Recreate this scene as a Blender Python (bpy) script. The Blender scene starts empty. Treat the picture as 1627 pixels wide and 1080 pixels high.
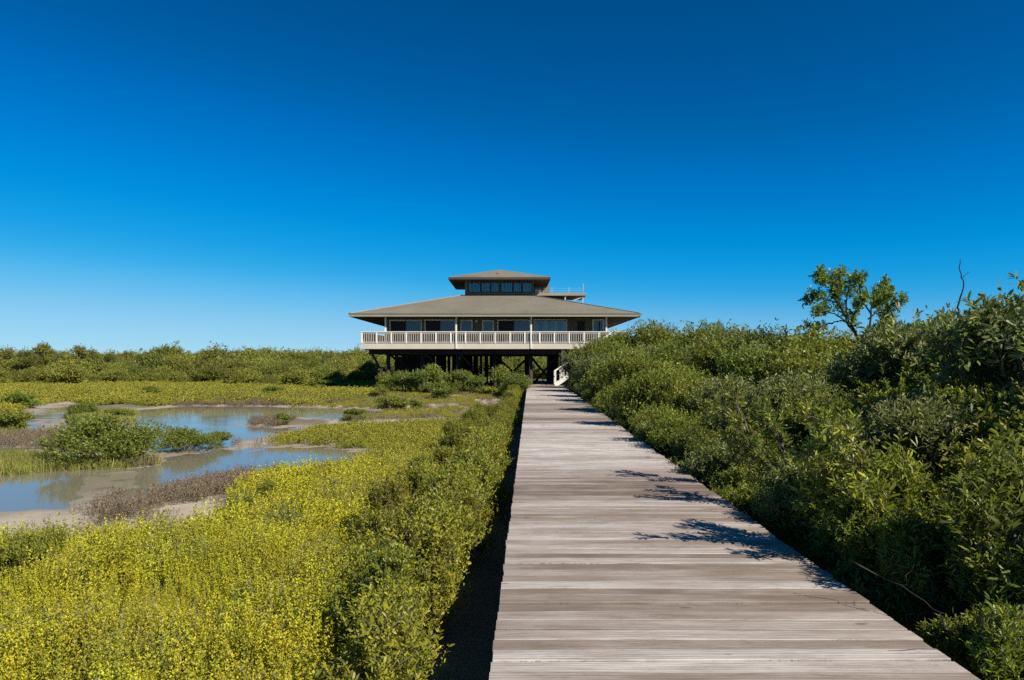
import bpy, math, random
import numpy as np
from mathutils import Vector, Matrix, noise as mnoise
R = math.radians
random.seed(7)
C = bpy.context.scene.collection
sc = bpy.context.scene
F = 1150.0; HX = 813.5; HY = 576.0; EYE = 2.7; EXPO = .7      # focal length, principal column, horizon row (photo pixels), eye height

def ground_pt(px, py, z=0.0):
    Y = F * (EYE - z) / (py - HY)
    return ((px - HX) * Y / F, Y)
def at(px, py, Y):
    return Vector(((px - HX) * Y / F, Y, EYE - (py - HY) * Y / F))

# ------------------------------------------------------------------ object helpers
def tag(o, label=None, cat=None, group=None, kind=None):
    if label: o['label'] = label
    if cat: o['category'] = cat
    if group: o['group'] = group
    if kind: o['kind'] = kind
    return o
def empty(name, loc=(0, 0, 0), rz=0.0):
    o = bpy.data.objects.new(name, None); C.objects.link(o)
    o.location = loc; o.rotation_euler = (0, 0, rz); o.empty_display_size = .3
    return o
def link(name, me, parent=None):
    o = bpy.data.objects.new(name, me); C.objects.link(o)
    if parent: o.parent = parent
    return o
def copy_tree(o, parent=None):
    c = o.copy(); C.objects.link(c)
    if parent: c.parent = parent
    for ch in list(o.children): copy_tree(ch, c)
    return c

class MB:
    """collects boxes, beams and tubes, then links them as ONE mesh"""
    def __init__(s): s.v = []; s.f = []; s.smooth = False
    def add(s, vs, fs):
        b = len(s.v); s.v += [tuple(v) for v in vs]; s.f += [tuple(i + b for i in f) for f in fs]
    def box(s, x0, x1, y0, y1, z0, z1):
        s.add([(x0,y0,z0),(x1,y0,z0),(x1,y1,z0),(x0,y1,z0),(x0,y0,z1),(x1,y0,z1),(x1,y1,z1),(x0,y1,z1)],
              [(0,3,2,1),(4,5,6,7),(0,1,5,4),(1,2,6,5),(2,3,7,6),(3,0,4,7)]); return s
    def beam(s, p, q, w, h):
        p = Vector(p); q = Vector(q); d = (q - p).normalized()
        u = d.cross(Vector((0, 0, 1)))
        if u.length < 1e-3: u = Vector((1, 0, 0))
        u.normalize(); n = u.cross(d).normalized()
        o = [u*w/2 + n*h/2, u*w/2 - n*h/2, -u*w/2 - n*h/2, -u*w/2 + n*h/2]
        s.add([p + a for a in o] + [q + a for a in o],
              [(0,1,2,3),(7,6,5,4),(0,4,5,1),(1,5,6,2),(2,6,7,3),(3,7,4,0)]); return s
    def tube(s, pts, rad, n=6):
        pts = [Vector(p) for p in pts]; base = len(s.v); k = len(pts)
        for i, p in enumerate(pts):
            d = (pts[min(i+1, k-1)] - pts[max(i-1, 0)]).normalized()
            a = d.orthogonal().normalized(); b = d.cross(a)
            for j in range(n):
                t = 2*math.pi*j/n
                s.v.append(tuple(p + (a*math.cos(t) + b*math.sin(t))*rad[i]))
        for i in range(k-1):
            for j in range(n):
                s.f.append((base+i*n+j, base+i*n+(j+1)%n, base+(i+1)*n+(j+1)%n, base+(i+1)*n+j))
        s.f.append(tuple(base + j for j in reversed(range(n)))); s.f.append(tuple(base+(k-1)*n+j for j in range(n)))
        return s
    def mesh(s, name, m, off=(0, 0, 0), xf=None):
        me = bpy.data.meshes.new(name)
        vs = [xf(v) for v in s.v] if xf else s.v
        vs = [(v[0]-off[0], v[1]-off[1], v[2]-off[2]) for v in vs]
        me.from_pydata(vs, [], s.f); me.materials.append(m)
        if s.smooth:
            me.polygons.foreach_set('use_smooth', [True]*len(me.polygons))
        me.update(); return me

# ------------------------------------------------------------------ materials
def mat(name):
    m = bpy.data.materials.new(name); m.use_nodes = True
    nt = m.node_tree; nt.nodes.clear()
    out = nt.nodes.new('ShaderNodeOutputMaterial')
    return m, nt, out
def N(nt, t, **kw):
    n = nt.nodes.new(t)
    for k, v in kw.items():
        if k in n.inputs: n.inputs[k].default_value = v
        else: setattr(n, k, v)
    return n
def ramp(nt, stops, fac=None, interp='LINEAR'):
    r = nt.nodes.new('ShaderNodeValToRGB'); r.color_ramp.interpolation = interp
    e = r.color_ramp.elements
    while len(e) < len(stops): e.new(.5)
    for i, (p, c) in enumerate(stops):
        e[i].position = p; e[i].color = (c[0], c[1], c[2], 1)
    if fac is not None: nt.links.new(fac, r.inputs[0])
    return r
def mixc(nt, fac, a, b, mode='MIX'):
    m = nt.nodes.new('ShaderNodeMix'); m.data_type = 'RGBA'; m.blend_type = mode
    for s, v in ((m.inputs[0], fac), (m.inputs[6], a), (m.inputs[7], b)):
        if hasattr(v, 'is_output'): nt.links.new(v, s)
        elif isinstance(v, (int, float)): s.default_value = v
        else: s.default_value = (v[0], v[1], v[2], 1)
    return m.outputs[2]
def math_(nt, op, a, b=0.0, clamp=False):
    m = nt.nodes.new('ShaderNodeMath'); m.operation = op; m.use_clamp = clamp
    for s, v in ((m.inputs[0], a), (m.inputs[1], b)):
        if hasattr(v, 'is_output'): nt.links.new(v, s)
        else: s.default_value = v
    return m.outputs[0]
def noise_(nt, vec, scale, detail=4, rough=.55):
    n = N(nt, 'ShaderNodeTexNoise'); n.inputs['Scale'].default_value = scale
    n.inputs['Detail'].default_value = detail; n.inputs['Roughness'].default_value = rough
    if vec is not None: nt.links.new(vec, n.inputs['Vector'])
    return n.outputs['Fac']
def mapping(nt, vec, scale):
    m = N(nt, 'ShaderNodeMapping'); m.inputs['Scale'].default_value = scale
    nt.links.new(vec, m.inputs['Vector']); return m.outputs[0]

def m_leaf(name, stops, under, trans=.25, rough=.42, spec=.45, patch=None, patch_scale=.25, vary=.35, gain=(1, 1, 1)):
    """leaf: colour by a per-leaf value, paler underside, a little light let through"""
    stops = [(p_, tuple(x*g for x, g in zip(c_, gain))) for p_, c_ in stops]
    if patch: patch = [(p_, tuple(x*g for x, g in zip(c_, gain))) for p_, c_ in patch]
    m, nt, out = mat(name)
    a = N(nt, 'ShaderNodeAttribute'); a.attribute_name = 'v'
    col = ramp(nt, stops, a.outputs['Fac']).outputs[0]
    oi = N(nt, 'ShaderNodeObjectInfo')
    if patch:
        f = noise_(nt, oi.outputs['Location'], patch_scale, 3, .6)
        fr = ramp(nt, [(.50, (0, 0, 0)), (.68, (1, 1, 1))], f).outputs[0]
        alt = ramp(nt, patch, a.outputs['Fac']).outputs[0]
        col = mixc(nt, fr, col, alt)
    hv = N(nt, 'ShaderNodeHueSaturation')
    nt.links.new(col, hv.inputs['Color'])
    nt.links.new(math_(nt, 'ADD', math_(nt, 'MULTIPLY', oi.outputs['Random'], vary), 1 - vary/2), hv.inputs['Value'])
    rnd2 = math_(nt, 'FRACT', math_(nt, 'MULTIPLY', oi.outputs['Random'], 17.31))
    nt.links.new(math_(nt, 'ADD', math_(nt, 'MULTIPLY', rnd2, .04), .48), hv.inputs['Hue'])
    g = N(nt, 'ShaderNodeNewGeometry')
    c2 = mixc(nt, math_(nt, 'MULTIPLY', g.outputs['Backfacing'], .55), hv.outputs[0], under)
    p = N(nt, 'ShaderNodeBsdfPrincipled'); nt.links.new(c2, p.inputs['Base Color'])
    p.inputs['Roughness'].default_value = rough; p.inputs['Specular IOR Level'].default_value = spec
    t = N(nt, 'ShaderNodeBsdfTranslucent')
    nt.links.new(mixc(nt, .5, hv.outputs[0], (.16, .20, .02)), t.inputs['Color'])
    mx = N(nt, 'ShaderNodeMixShader'); mx.inputs[0].default_value = trans
    nt.links.new(p.outputs[0], mx.inputs[1]); nt.links.new(t.outputs[0], mx.inputs[2])
    nt.links.new(mx.outputs[0], out.inputs[0])
    return m

def m_plain(name, col, rough=.6, spec=.4, var=.12, scale=3.0, stretch=(1, 1, 1), bump=.0, metallic=0.0):
    m, nt, out = mat(name)
    tc = N(nt, 'ShaderNodeTexCoord')
    v = mapping(nt, tc.outputs['Object'], stretch)
    f = noise_(nt, v, scale, 6, .65)
    c = ramp(nt, [(.25, [x*(1-var*1.6) for x in col]), (.75, [min(1, x*(1+var)) for x in col])], f).outputs[0]
    p = N(nt, 'ShaderNodeBsdfPrincipled'); nt.links.new(c, p.inputs['Base Color'])
    p.inputs['Roughness'].default_value = rough; p.inputs['Specular IOR Level'].default_value = spec
    p.inputs['Metallic'].default_value = metallic
    if bump:
        b = N(nt, 'ShaderNodeBump'); b.inputs['Strength'].default_value = bump; b.inputs['Distance'].default_value = .02
        nt.links.new(f, b.inputs['Height']); nt.links.new(b.outputs[0], p.inputs['Normal'])
    nt.links.new(p.outputs[0], out.inputs[0])
    return m

def m_board():
    """silvered walkway boards: every board its own tone, grain along the board"""
    m, nt, out = mat('weathered_boards')
    a = N(nt, 'ShaderNodeAttribute'); a.attribute_name = 'v'
    tc = N(nt, 'ShaderNodeTexCoord')
    ad = N(nt, 'ShaderNodeVectorMath'); ad.operation = 'ADD'
    cx = N(nt, 'ShaderNodeCombineXYZ')
    nt.links.new(math_(nt, 'MULTIPLY', a.outputs['Fac'], 37.0), cx.inputs[0]); nt.links.new(math_(nt, 'MULTIPLY', a.outputs['Fac'], 91.0), cx.inputs[2])
    nt.links.new(tc.outputs['Object'], ad.inputs[0]); nt.links.new(cx.outputs[0], ad.inputs[1])
    v = ad.outputs[0]
    streak = noise_(nt, mapping(nt, v, (.9, 8, 1)), 1.3, 6, .62)
    grain = noise_(nt, mapping(nt, v, (2.2, 42, 1)), 2.0, 5, .7)
    fine = noise_(nt, mapping(nt, v, (9, 200, 1)), 1.0, 3, .7)
    blot = noise_(nt, mapping(nt, v, (1.1, 3.0, 1)), 1.3, 4, .6)
    wv = N(nt, 'ShaderNodeTexWave'); wv.wave_type = 'BANDS'; wv.bands_direction = 'Y'; wv.wave_profile = 'SIN'
    nt.links.new(mapping(nt, v, (.4, 7, 1)), wv.inputs['Vector'])
    wv.inputs['Scale'].default_value = 1.6; wv.inputs['Distortion'].default_value = 7.5; wv.inputs['Detail'].default_value = 2.5; wv.inputs['Detail Scale'].default_value = .8
    lowx = noise_(nt, mapping(nt, v, (.75, .4, 1)), 1.0, 3, .6)
    tn = math_(nt, 'ADD', a.outputs['Fac'], math_(nt, 'MULTIPLY', math_(nt, 'SUBTRACT', lowx, .5), 1.1), True)
    base = ramp(nt, [(0, (.15, .112, .085)), (.28, (.255, .205, .165)), (.6, (.38, .33, .288)), (1, (.53, .485, .445))], tn).outputs[0]
    f1 = ramp(nt, [(.34, (1, 1, 1)), (.58, (0, 0, 0))], streak).outputs[0]
    c = mixc(nt, math_(nt, 'MULTIPLY', f1, .45), base, (.115, .078, .052))
    f3 = ramp(nt, [(.50, (0, 0, 0)), (.70, (1, 1, 1))], blot).outputs[0]
    c = mixc(nt, math_(nt, 'MULTIPLY', f3, .3), c, (.50, .46, .42))
    fw = ramp(nt, [(.05, (1, 1, 1)), (.34, (0, 0, 0))], wv.outputs['Fac']).outputs[0]
    c = mixc(nt, math_(nt, 'MULTIPLY', fw, .45), c, (.115, .078, .05))
    f2 = ramp(nt, [(.34, (1, 1, 1)), (.48, (0, 0, 0))], grain).outputs[0]
    c = mixc(nt, math_(nt, 'MULTIPLY', f2, .45), c, (.12, .085, .06))
    crk = noise_(nt, mapping(nt, v, (1.6, 34, 1)), 2.6, 4, .75)
    fk = ramp(nt, [(.415, (0, 0, 0)), (.44, (1, 1, 1)), (.465, (0, 0, 0))], crk).outputs[0]
    reg = ramp(nt, [(.42, (0, 0, 0)), (.6, (1, 1, 1))], noise_(nt, mapping(nt, v, (.9, 2.2, 1)), 1.7, 3, .6)).outputs[0]
    c = mixc(nt, math_(nt, 'MULTIPLY', math_(nt, 'MULTIPLY', fk, reg), .8), c, (.075, .05, .035))
    kn = N(nt, 'ShaderNodeTexVoronoi'); nt.links.new(mapping(nt, v, (1.1, 3.2, 1)), kn.inputs['Vector']); kn.inputs['Scale'].default_value = 1.0
    fn = ramp(nt, [(.035, (1, 1, 1)), (.06, (0, 0, 0))], kn.outputs['Distance']).outputs[0]
    c = mixc(nt, math_(nt, 'MULTIPLY', fn, .7), c, (.07, .045, .03))
    f4 = ramp(nt, [(.36, (1, 1, 1)), (.5, (0, 0, 0))], fine).outputs[0]
    c = mixc(nt, math_(nt, 'MULTIPLY', f4, .3), c, (.15, .115, .09))
    p = N(nt, 'ShaderNodeBsdfPrincipled'); nt.links.new(c, p.inputs['Base Color'])
    p.inputs['Roughness'].default_value = .68; p.inputs['Specular IOR Level'].default_value = .3
    h = math_(nt, 'ADD', math_(nt, 'MULTIPLY', grain, .6), math_(nt, 'ADD', math_(nt, 'MULTIPLY', fine, .3), streak))
    b = N(nt, 'ShaderNodeBump'); b.inputs['Strength'].default_value = .55; b.inputs['Distance'].default_value = .008
    nt.links.new(h, b.inputs['Height']); nt.links.new(b.outputs[0], p.inputs['Normal'])
    nt.links.new(p.outputs[0], out.inputs[0])
    return m

def m_ground():
    m, nt, out = mat('marsh_soil')
    tc = N(nt, 'ShaderNodeTexCoord'); v = tc.outputs['Object']
    s = N(nt, 'ShaderNodeSeparateXYZ'); nt.links.new(v, s.inputs[0])
    a = N(nt, 'ShaderNodeAttribute'); a.attribute_name = 'sand'
    n1 = noise_(nt, v, 1.1, 6, .62); n2 = noise_(nt, mapping(nt, v, (1, 2.2, 1)), 7, 5, .7); n3 = noise_(nt, v, 40, 3, .7)
    soil = ramp(nt, [(.3, (.055, .045, .028)), (.5, (.10, .085, .045)), (.72, (.17, .15, .06))], n1).outputs[0]
    sand = ramp(nt, [(.25, (.26, .21, .145)), (.5, (.37, .31, .23)), (.75, (.46, .40, .315))], n2).outputs[0]
    fa = math_(nt, 'ADD', a.outputs['Fac'], math_(nt, 'MULTIPLY', math_(nt, 'SUBTRACT', n2, .5), .5))
    fs = ramp(nt, [(.35, (0, 0, 0)), (.6, (1, 1, 1))], fa).outputs[0]
    c = mixc(nt, fs, soil, sand)
    wet = ramp(nt, [(.0, (1, 1, 1)), (1, (0, 0, 0))], math_(nt, 'DIVIDE', math_(nt, 'ADD', s.outputs[2], math_(nt, 'MULTIPLY', math_(nt, 'SUBTRACT', n1, .5), .03)), .05, True)).outputs[0]
    c = mixc(nt, math_(nt, 'MULTIPLY', wet, .75), c, (.185, .150, .095))
    c = mixc(nt, .25, c, ramp(nt, [(.3, (.05, .04, .03)), (.7, (.5, .43, .34))], n3).outputs[0])
    p = N(nt, 'ShaderNodeBsdfPrincipled'); nt.links.new(c, p.inputs['Base Color'])
    nt.links.new(math_(nt, 'SUBTRACT', .9, math_(nt, 'MULTIPLY', wet, .5)), p.inputs['Roughness'])
    p.inputs['Specular IOR Level'].default_value = .25
    b = N(nt, 'ShaderNodeBump'); b.inputs['Strength'].default_value = .5; b.inputs['Distance'].default_value = .03
    nt.links.new(n2, b.inputs['Height']); nt.links.new(b.outputs[0], p.inputs['Normal'])
    nt.links.new(p.outputs[0], out.inputs[0])
    return m

def m_water():
    m, nt, out = mat('pond_water')
    tc = N(nt, 'ShaderNodeTexCoord'); v = tc.outputs['Object']
    n = noise_(nt, mapping(nt, v, (1, 2.6, 1)), 3.2, 4, .55)
    n2 = noise_(nt, v, .5, 3, .5)
    b = N(nt, 'ShaderNodeBump'); b.inputs['Distance'].default_value = .02
    nt.links.new(math_(nt, 'MULTIPLY', ramp(nt, [(.4, (.1, .1, .1)), (.65, (1, 1, 1))], n2).outputs[0], .16), b.inputs['Strength'])
    nt.links.new(n, b.inputs['Height'])
    gl = N(nt, 'ShaderNodeBsdfGlossy'); gl.inputs['Roughness'].default_value = .06
    gl.inputs['Color'].default_value = (.95, .97, 1, 1); nt.links.new(b.outputs[0], gl.inputs['Normal'])
    tr = N(nt, 'ShaderNodeBsdfTransparent'); tr.inputs['Color'].default_value = (.62, .58, .46, 1)
    df = N(nt, 'ShaderNodeBsdfDiffuse'); df.inputs['Color'].default_value = (.25, .225, .16, 1)
    m1 = N(nt, 'ShaderNodeMixShader'); m1.inputs[0].default_value = .66
    nt.links.new(tr.outputs[0], m1.inputs[1]); nt.links.new(df.outputs[0], m1.inputs[2])
    fr = N(nt, 'ShaderNodeFresnel'); fr.inputs['IOR'].default_value = 1.34; nt.links.new(b.outputs[0], fr.inputs['Normal'])
    m2 = N(nt, 'ShaderNodeMixShader'); nt.links.new(fr.outputs[0], m2.inputs[0])
    nt.links.new(m1.outputs[0], m2.inputs[1]); nt.links.new(gl.outputs[0], m2.inputs[2])
    nt.links.new(m2.outputs[0], out.inputs[0])
    return m

def m_roof():
    m, nt, out = mat('shingle_roof')
    tc = N(nt, 'ShaderNodeTexCoord'); v = tc.outputs['Object']
    s = N(nt, 'ShaderNodeSeparateXYZ'); nt.links.new(v, s.inputs[0])
    w = math_(nt, 'FRACT', math_(nt, 'MULTIPLY', s.outputs[2], 14.0))
    line = ramp(nt, [(0, (.72, .72, .72)), (.16, (1, 1, 1))], w).outputs[0]
    n = noise_(nt, mapping(nt, v, (2.4, 2.4, 14)), 1.0, 4, .7); n2 = noise_(nt, v, .35, 4, .6)
    c = ramp(nt, [(.25, (.112, .100, .074)), (.75, (.180, .160, .124))], n).outputs[0]
    c = mixc(nt, ramp(nt, [(.4, (0, 0, 0)), (.7, (.5, .5, .5))], n2).outputs[0], c, (.215, .185, .142))
    c = mixc(nt, 1.0, c, line, 'MULTIPLY')
    p = N(nt, 'ShaderNodeBsdfPrincipled'); nt.links.new(c, p.inputs['Base Color']); p.inputs['Roughness'].default_value = .9
    p.inputs['Specular IOR Level'].default_value = .15
    nt.links.new(p.outputs[0], out.inputs[0]); return m

def m_siding(name, col):
    m, nt, out = mat(name)
    tc = N(nt, 'ShaderNodeTexCoord'); v = tc.outputs['Object']
    s = N(nt, 'ShaderNodeSeparateXYZ'); nt.links.new(v, s.inputs[0])
    w = math_(nt, 'FRACT', math_(nt, 'MULTIPLY', math_(nt, 'ADD', s.outputs[0], s.outputs[1]), 5.0))
    line = ramp(nt, [(0, (.35, .35, .35)), (.10, (1, 1, 1))], w).outputs[0]
    n = noise_(nt, mapping(nt, v, (5, 5, .6)), 1.5, 5, .65)
    c = ramp(nt, [(.25, [x*.75 for x in col]), (.75, [x*1.2 for x in col])], n).outputs[0]
    c = mixc(nt, 1.0, c, line, 'MULTIPLY')
    p = N(nt, 'ShaderNodeBsdfPrincipled'); nt.links.new(c, p.inputs['Base Color']); p.inputs['Roughness'].default_value = .75
    nt.links.new(p.outputs[0], out.inputs[0]); return m

def m_glass(name, tint, alpha):
    m, nt, out = mat(name)
    d = N(nt, 'ShaderNodeBsdfDiffuse'); d.inputs['Color'].default_value = (*tint, 1)
    t = N(nt, 'ShaderNodeBsdfTransparent'); t.inputs['Color'].default_value = (.75, .85, .9, 1)
    m1 = N(nt, 'ShaderNodeMixShader'); m1.inputs[0].default_value = alpha
    nt.links.new(t.outputs[0], m1.inputs[1]); nt.links.new(d.outputs[0], m1.inputs[2])
    g = N(nt, 'ShaderNodeBsdfGlossy'); g.inputs['Roughness'].default_value = .04
    tc = N(nt, 'ShaderNodeTexCoord'); n = noise_(nt, tc.outputs['Object'], .8, 2, .5)
    b = N(nt, 'ShaderNodeBump'); b.inputs['Strength'].default_value = .05; b.inputs['Distance'].default_value = .05
    nt.links.new(n, b.inputs['Height']); nt.links.new(b.outputs[0], g.inputs['Normal'])
    fr = N(nt, 'ShaderNodeFresnel'); fr.inputs['IOR'].default_value = 1.52
    m2 = N(nt, 'ShaderNodeMixShader'); nt.links.new(math_(nt, 'MULTIPLY', fr.outputs[0], 1.5, True), m2.inputs[0])
    nt.links.new(m1.outputs[0], m2.inputs[1]); nt.links.new(g.outputs[0], m2.inputs[2])
    nt.links.new(m2.outputs[0], out.inputs[0]); return m

M = {}
M['board'] = m_board()
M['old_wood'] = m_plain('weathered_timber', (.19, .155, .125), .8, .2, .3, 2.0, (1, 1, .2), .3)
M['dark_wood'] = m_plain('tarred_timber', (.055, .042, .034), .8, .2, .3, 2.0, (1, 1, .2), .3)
M['pale_post'] = m_plain('bleached_timber', (.42, .40, .34), .8, .2, .2, 2.0, (1, 1, .2))
M['white'] = m_plain('cream_paint', (.72, .67, .57), .5, .4, .06, 1.5)
M['cream'] = m_plain('cream_fascia_paint', (.52, .46, .37), .6, .3, .08, 1.2)
M['baluster'] = m_plain('aged_cream_paint', (.45, .41, .34), .6, .3, .12, 2.0)
M['wall'] = m_siding('olive_siding', (.150, .138, .088))
M['wall_pale'] = m_siding('taupe_siding', (.17, .15, .115))
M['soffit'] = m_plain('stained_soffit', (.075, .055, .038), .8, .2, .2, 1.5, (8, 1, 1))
M['roof'] = m_roof()
M['trim'] = m_plain('olive_trim_paint', (.26, .24, .17), .6, .3, .1, 1.0)
M['frame_dark'] = m_plain('dark_window_frame', (.03, .028, .026), .5, .4)
M['glass'] = m_glass('window_glass', (.03, .055, .085), .75)
M['glass_clear'] = m_glass('curtained_glass', (.03, .05, .08), .15)
M['screen'] = m_plain('insect_screen', (.022, .026, .034), .7, .3, .1)
M['vent'] = m_plain('rusty_vent', (.30, .19, .13), .7, .2)
M['room'] = m_plain('painted_room_dark', (.012, .014, .02), .9, .1)
M['curtain'] = m_plain('white_curtain', (.86, .86, .88), .9, .1, .08, 2, (6, 1, .2))
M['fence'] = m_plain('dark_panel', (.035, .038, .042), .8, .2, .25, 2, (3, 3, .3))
M['bark'] = m_plain('mangrove_bark', (.13, .105, .08), .9, .15, .3, 5, (1, 1, .3), .4)
M['bark_dark'] = m_plain('dark_bark', (.035, .03, .025), .9, .15, .3, 5, (1, 1, .3), .4)
M['dead'] = m_plain('dead_wood', (.17, .14, .11), .9, .15, .3, 6, (1, 1, .2), .3)
M['ground'] = m_ground(); M['water'] = m_water()
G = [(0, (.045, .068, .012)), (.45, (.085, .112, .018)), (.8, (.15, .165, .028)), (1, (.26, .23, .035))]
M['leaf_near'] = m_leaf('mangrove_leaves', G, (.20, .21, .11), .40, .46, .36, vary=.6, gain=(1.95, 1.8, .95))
M['leaf_lime'] = m_leaf('lime_shrub_leaves', G, (.24, .25, .10), .38, .46, .34, vary=.5, gain=(2.3, 1.95, 1.0))
M['leaf_silver'] = m_leaf('silvery_shrub_leaves', G, (.34, .34, .24), .34, .5, .35, vary=.4, gain=(2.0, 1.8, 2.2))
M['leaf_edge'] = m_leaf('walkway_shrub_leaves', [(0, (.08, .10, .014)), (.5, (.17, .185, .022)), (.85, (.28, .26, .03)), (1, (.38, .32, .04))], (.22, .22, .10), .38, .5, .3, vary=.4, gain=(1.5, 1.4, .9))
M['leaf_far'] = m_leaf('thicket_leaves', [(0, (.075, .10, .018)), (.5, (.155, .17, .028)), (1, (.26, .25, .045))], (.18, .19, .08), .34, .5, .3, vary=.7, gain=(1.5, 1.4, 1.1))
M['leaf_pond'] = m_leaf('pond_shrub_leaves', [(0, (.06, .10, .016)), (.5, (.12, .165, .028)), (1, (.23, .25, .05))], (.2, .22, .1), .36, .46, .35, gain=(1.6, 1.4, 1))
M['leaf_tree'] = m_leaf('tree_leaves', [(0, (.055, .07, .014)), (.5, (.105, .115, .022)), (.85, (.16, .165, .03)), (1, (.24, .19, .03))], (.16, .17, .08), .38, .42, .35, gain=(1.5, 1.95, 1))
M['salt'] = m_leaf('saltwort_leaves', [(0, (.20, .21, .025)), (.4, (.33, .32, .024)), (.8, (.45, .405, .025)), (1, (.50, .43, .03))], (.38, .35, .03), .36, .75, .12,
                   patch=[(0, (.085, .11, .03)), (.5, (.18, .19, .055)), (1, (.31, .28, .085))], patch_scale=1.5, vary=.42, gain=(1.45, 1.40, 1.45))
M['meadow'] = m_leaf('meadow_leaves', [(0, (.19, .19, .03)), (.5, (.30, .28, .036)), (1, (.42, .36, .055))], (.36, .31, .06), .34, .55, .2,
                     patch=[(0, (.13, .16, .022)), (.5, (.22, .25, .03)), (1, (.33, .32, .05))], patch_scale=.12, vary=.3, gain=(1.1, 1.1, 1))
M['dry'] = m_leaf('dry_glasswort', [(0, (.09, .07, .045)), (.5, (.19, .145, .095)), (1, (.30, .23, .15))], (.24, .19, .13), .12, .7, .15, vary=.5)
M['wiry'] = m_leaf('wiry_herb_leaves', [(0, (.10, .095, .06)), (.4, (.19, .20, .09)), (.8, (.30, .30, .15)), (1, (.42, .36, .22))], (.36, .34, .22), .25, .55, .25, vary=.6)
M['reed'] = m_leaf('reed_blades', [(0, (.08, .10, .018)), (.5, (.17, .185, .028)), (1, (.32, .28, .06))], (.28, .27, .08), .2, .5, .25)

# ------------------------------------------------------------------ foliage meshes (numpy)
def unit(a): return a / np.maximum(np.linalg.norm(a, axis=-1, keepdims=True), 1e-9)
def leaf_mesh(name, pos, dirs, L, W, val, m, rng, hexa=False):
    """one mesh of many leaf blades: pos/dirs (n,3), L/W/val (n,)"""
    n = len(pos); d = unit(dirs)
    r = unit(rng.normal(size=(n, 3)) + np.array([0, 0, .9]))
    b = unit(np.cross(d, r)); nn = np.cross(b, d)
    flip = nn[:, 2] < 0; b[flip] *= -1; nn[flip] *= -1
    L = L[:, None]; W = W[:, None]
    if hexa:
        k = 6
        P = np.stack([pos, pos + d*L*.35 + b*W*.46 + nn*W*.16, pos + d*L*.78 + b*W*.40 + nn*W*.08 - nn*L*.03,
                      pos + d*L - nn*L*.10, pos + d*L*.78 - b*W*.40 + nn*W*.08 - nn*L*.03, pos + d*L*.35 - b*W*.46 + nn*W*.16], 1)
    else:
        k = 4
        P = np.stack([pos, pos + d*L*.55 + b*W*.5 + nn*W*.12, pos + d*L - nn*L*.06, pos + d*L*.55 - b*W*.5 + nn*W*.12], 1)
    me = bpy.data.meshes.new(name)
    me.vertices.add(n*k); me.vertices.foreach_set('co', P.reshape(-1).astype(np.float32))
    me.loops.add(n*k); me.loops.foreach_set('vertex_index', np.arange(n*k, dtype=np.int32))
    me.polygons.add(n); me.polygons.foreach_set('loop_start', np.arange(0, n*k, k, dtype=np.int32))
    a = me.attributes.new('v', 'FLOAT', 'FACE'); a.data.foreach_set('value', np.clip(val, 0, 1).astype(np.float32))
    me.materials.append(m); me.update(calc_edges=True)
    return me

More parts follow.
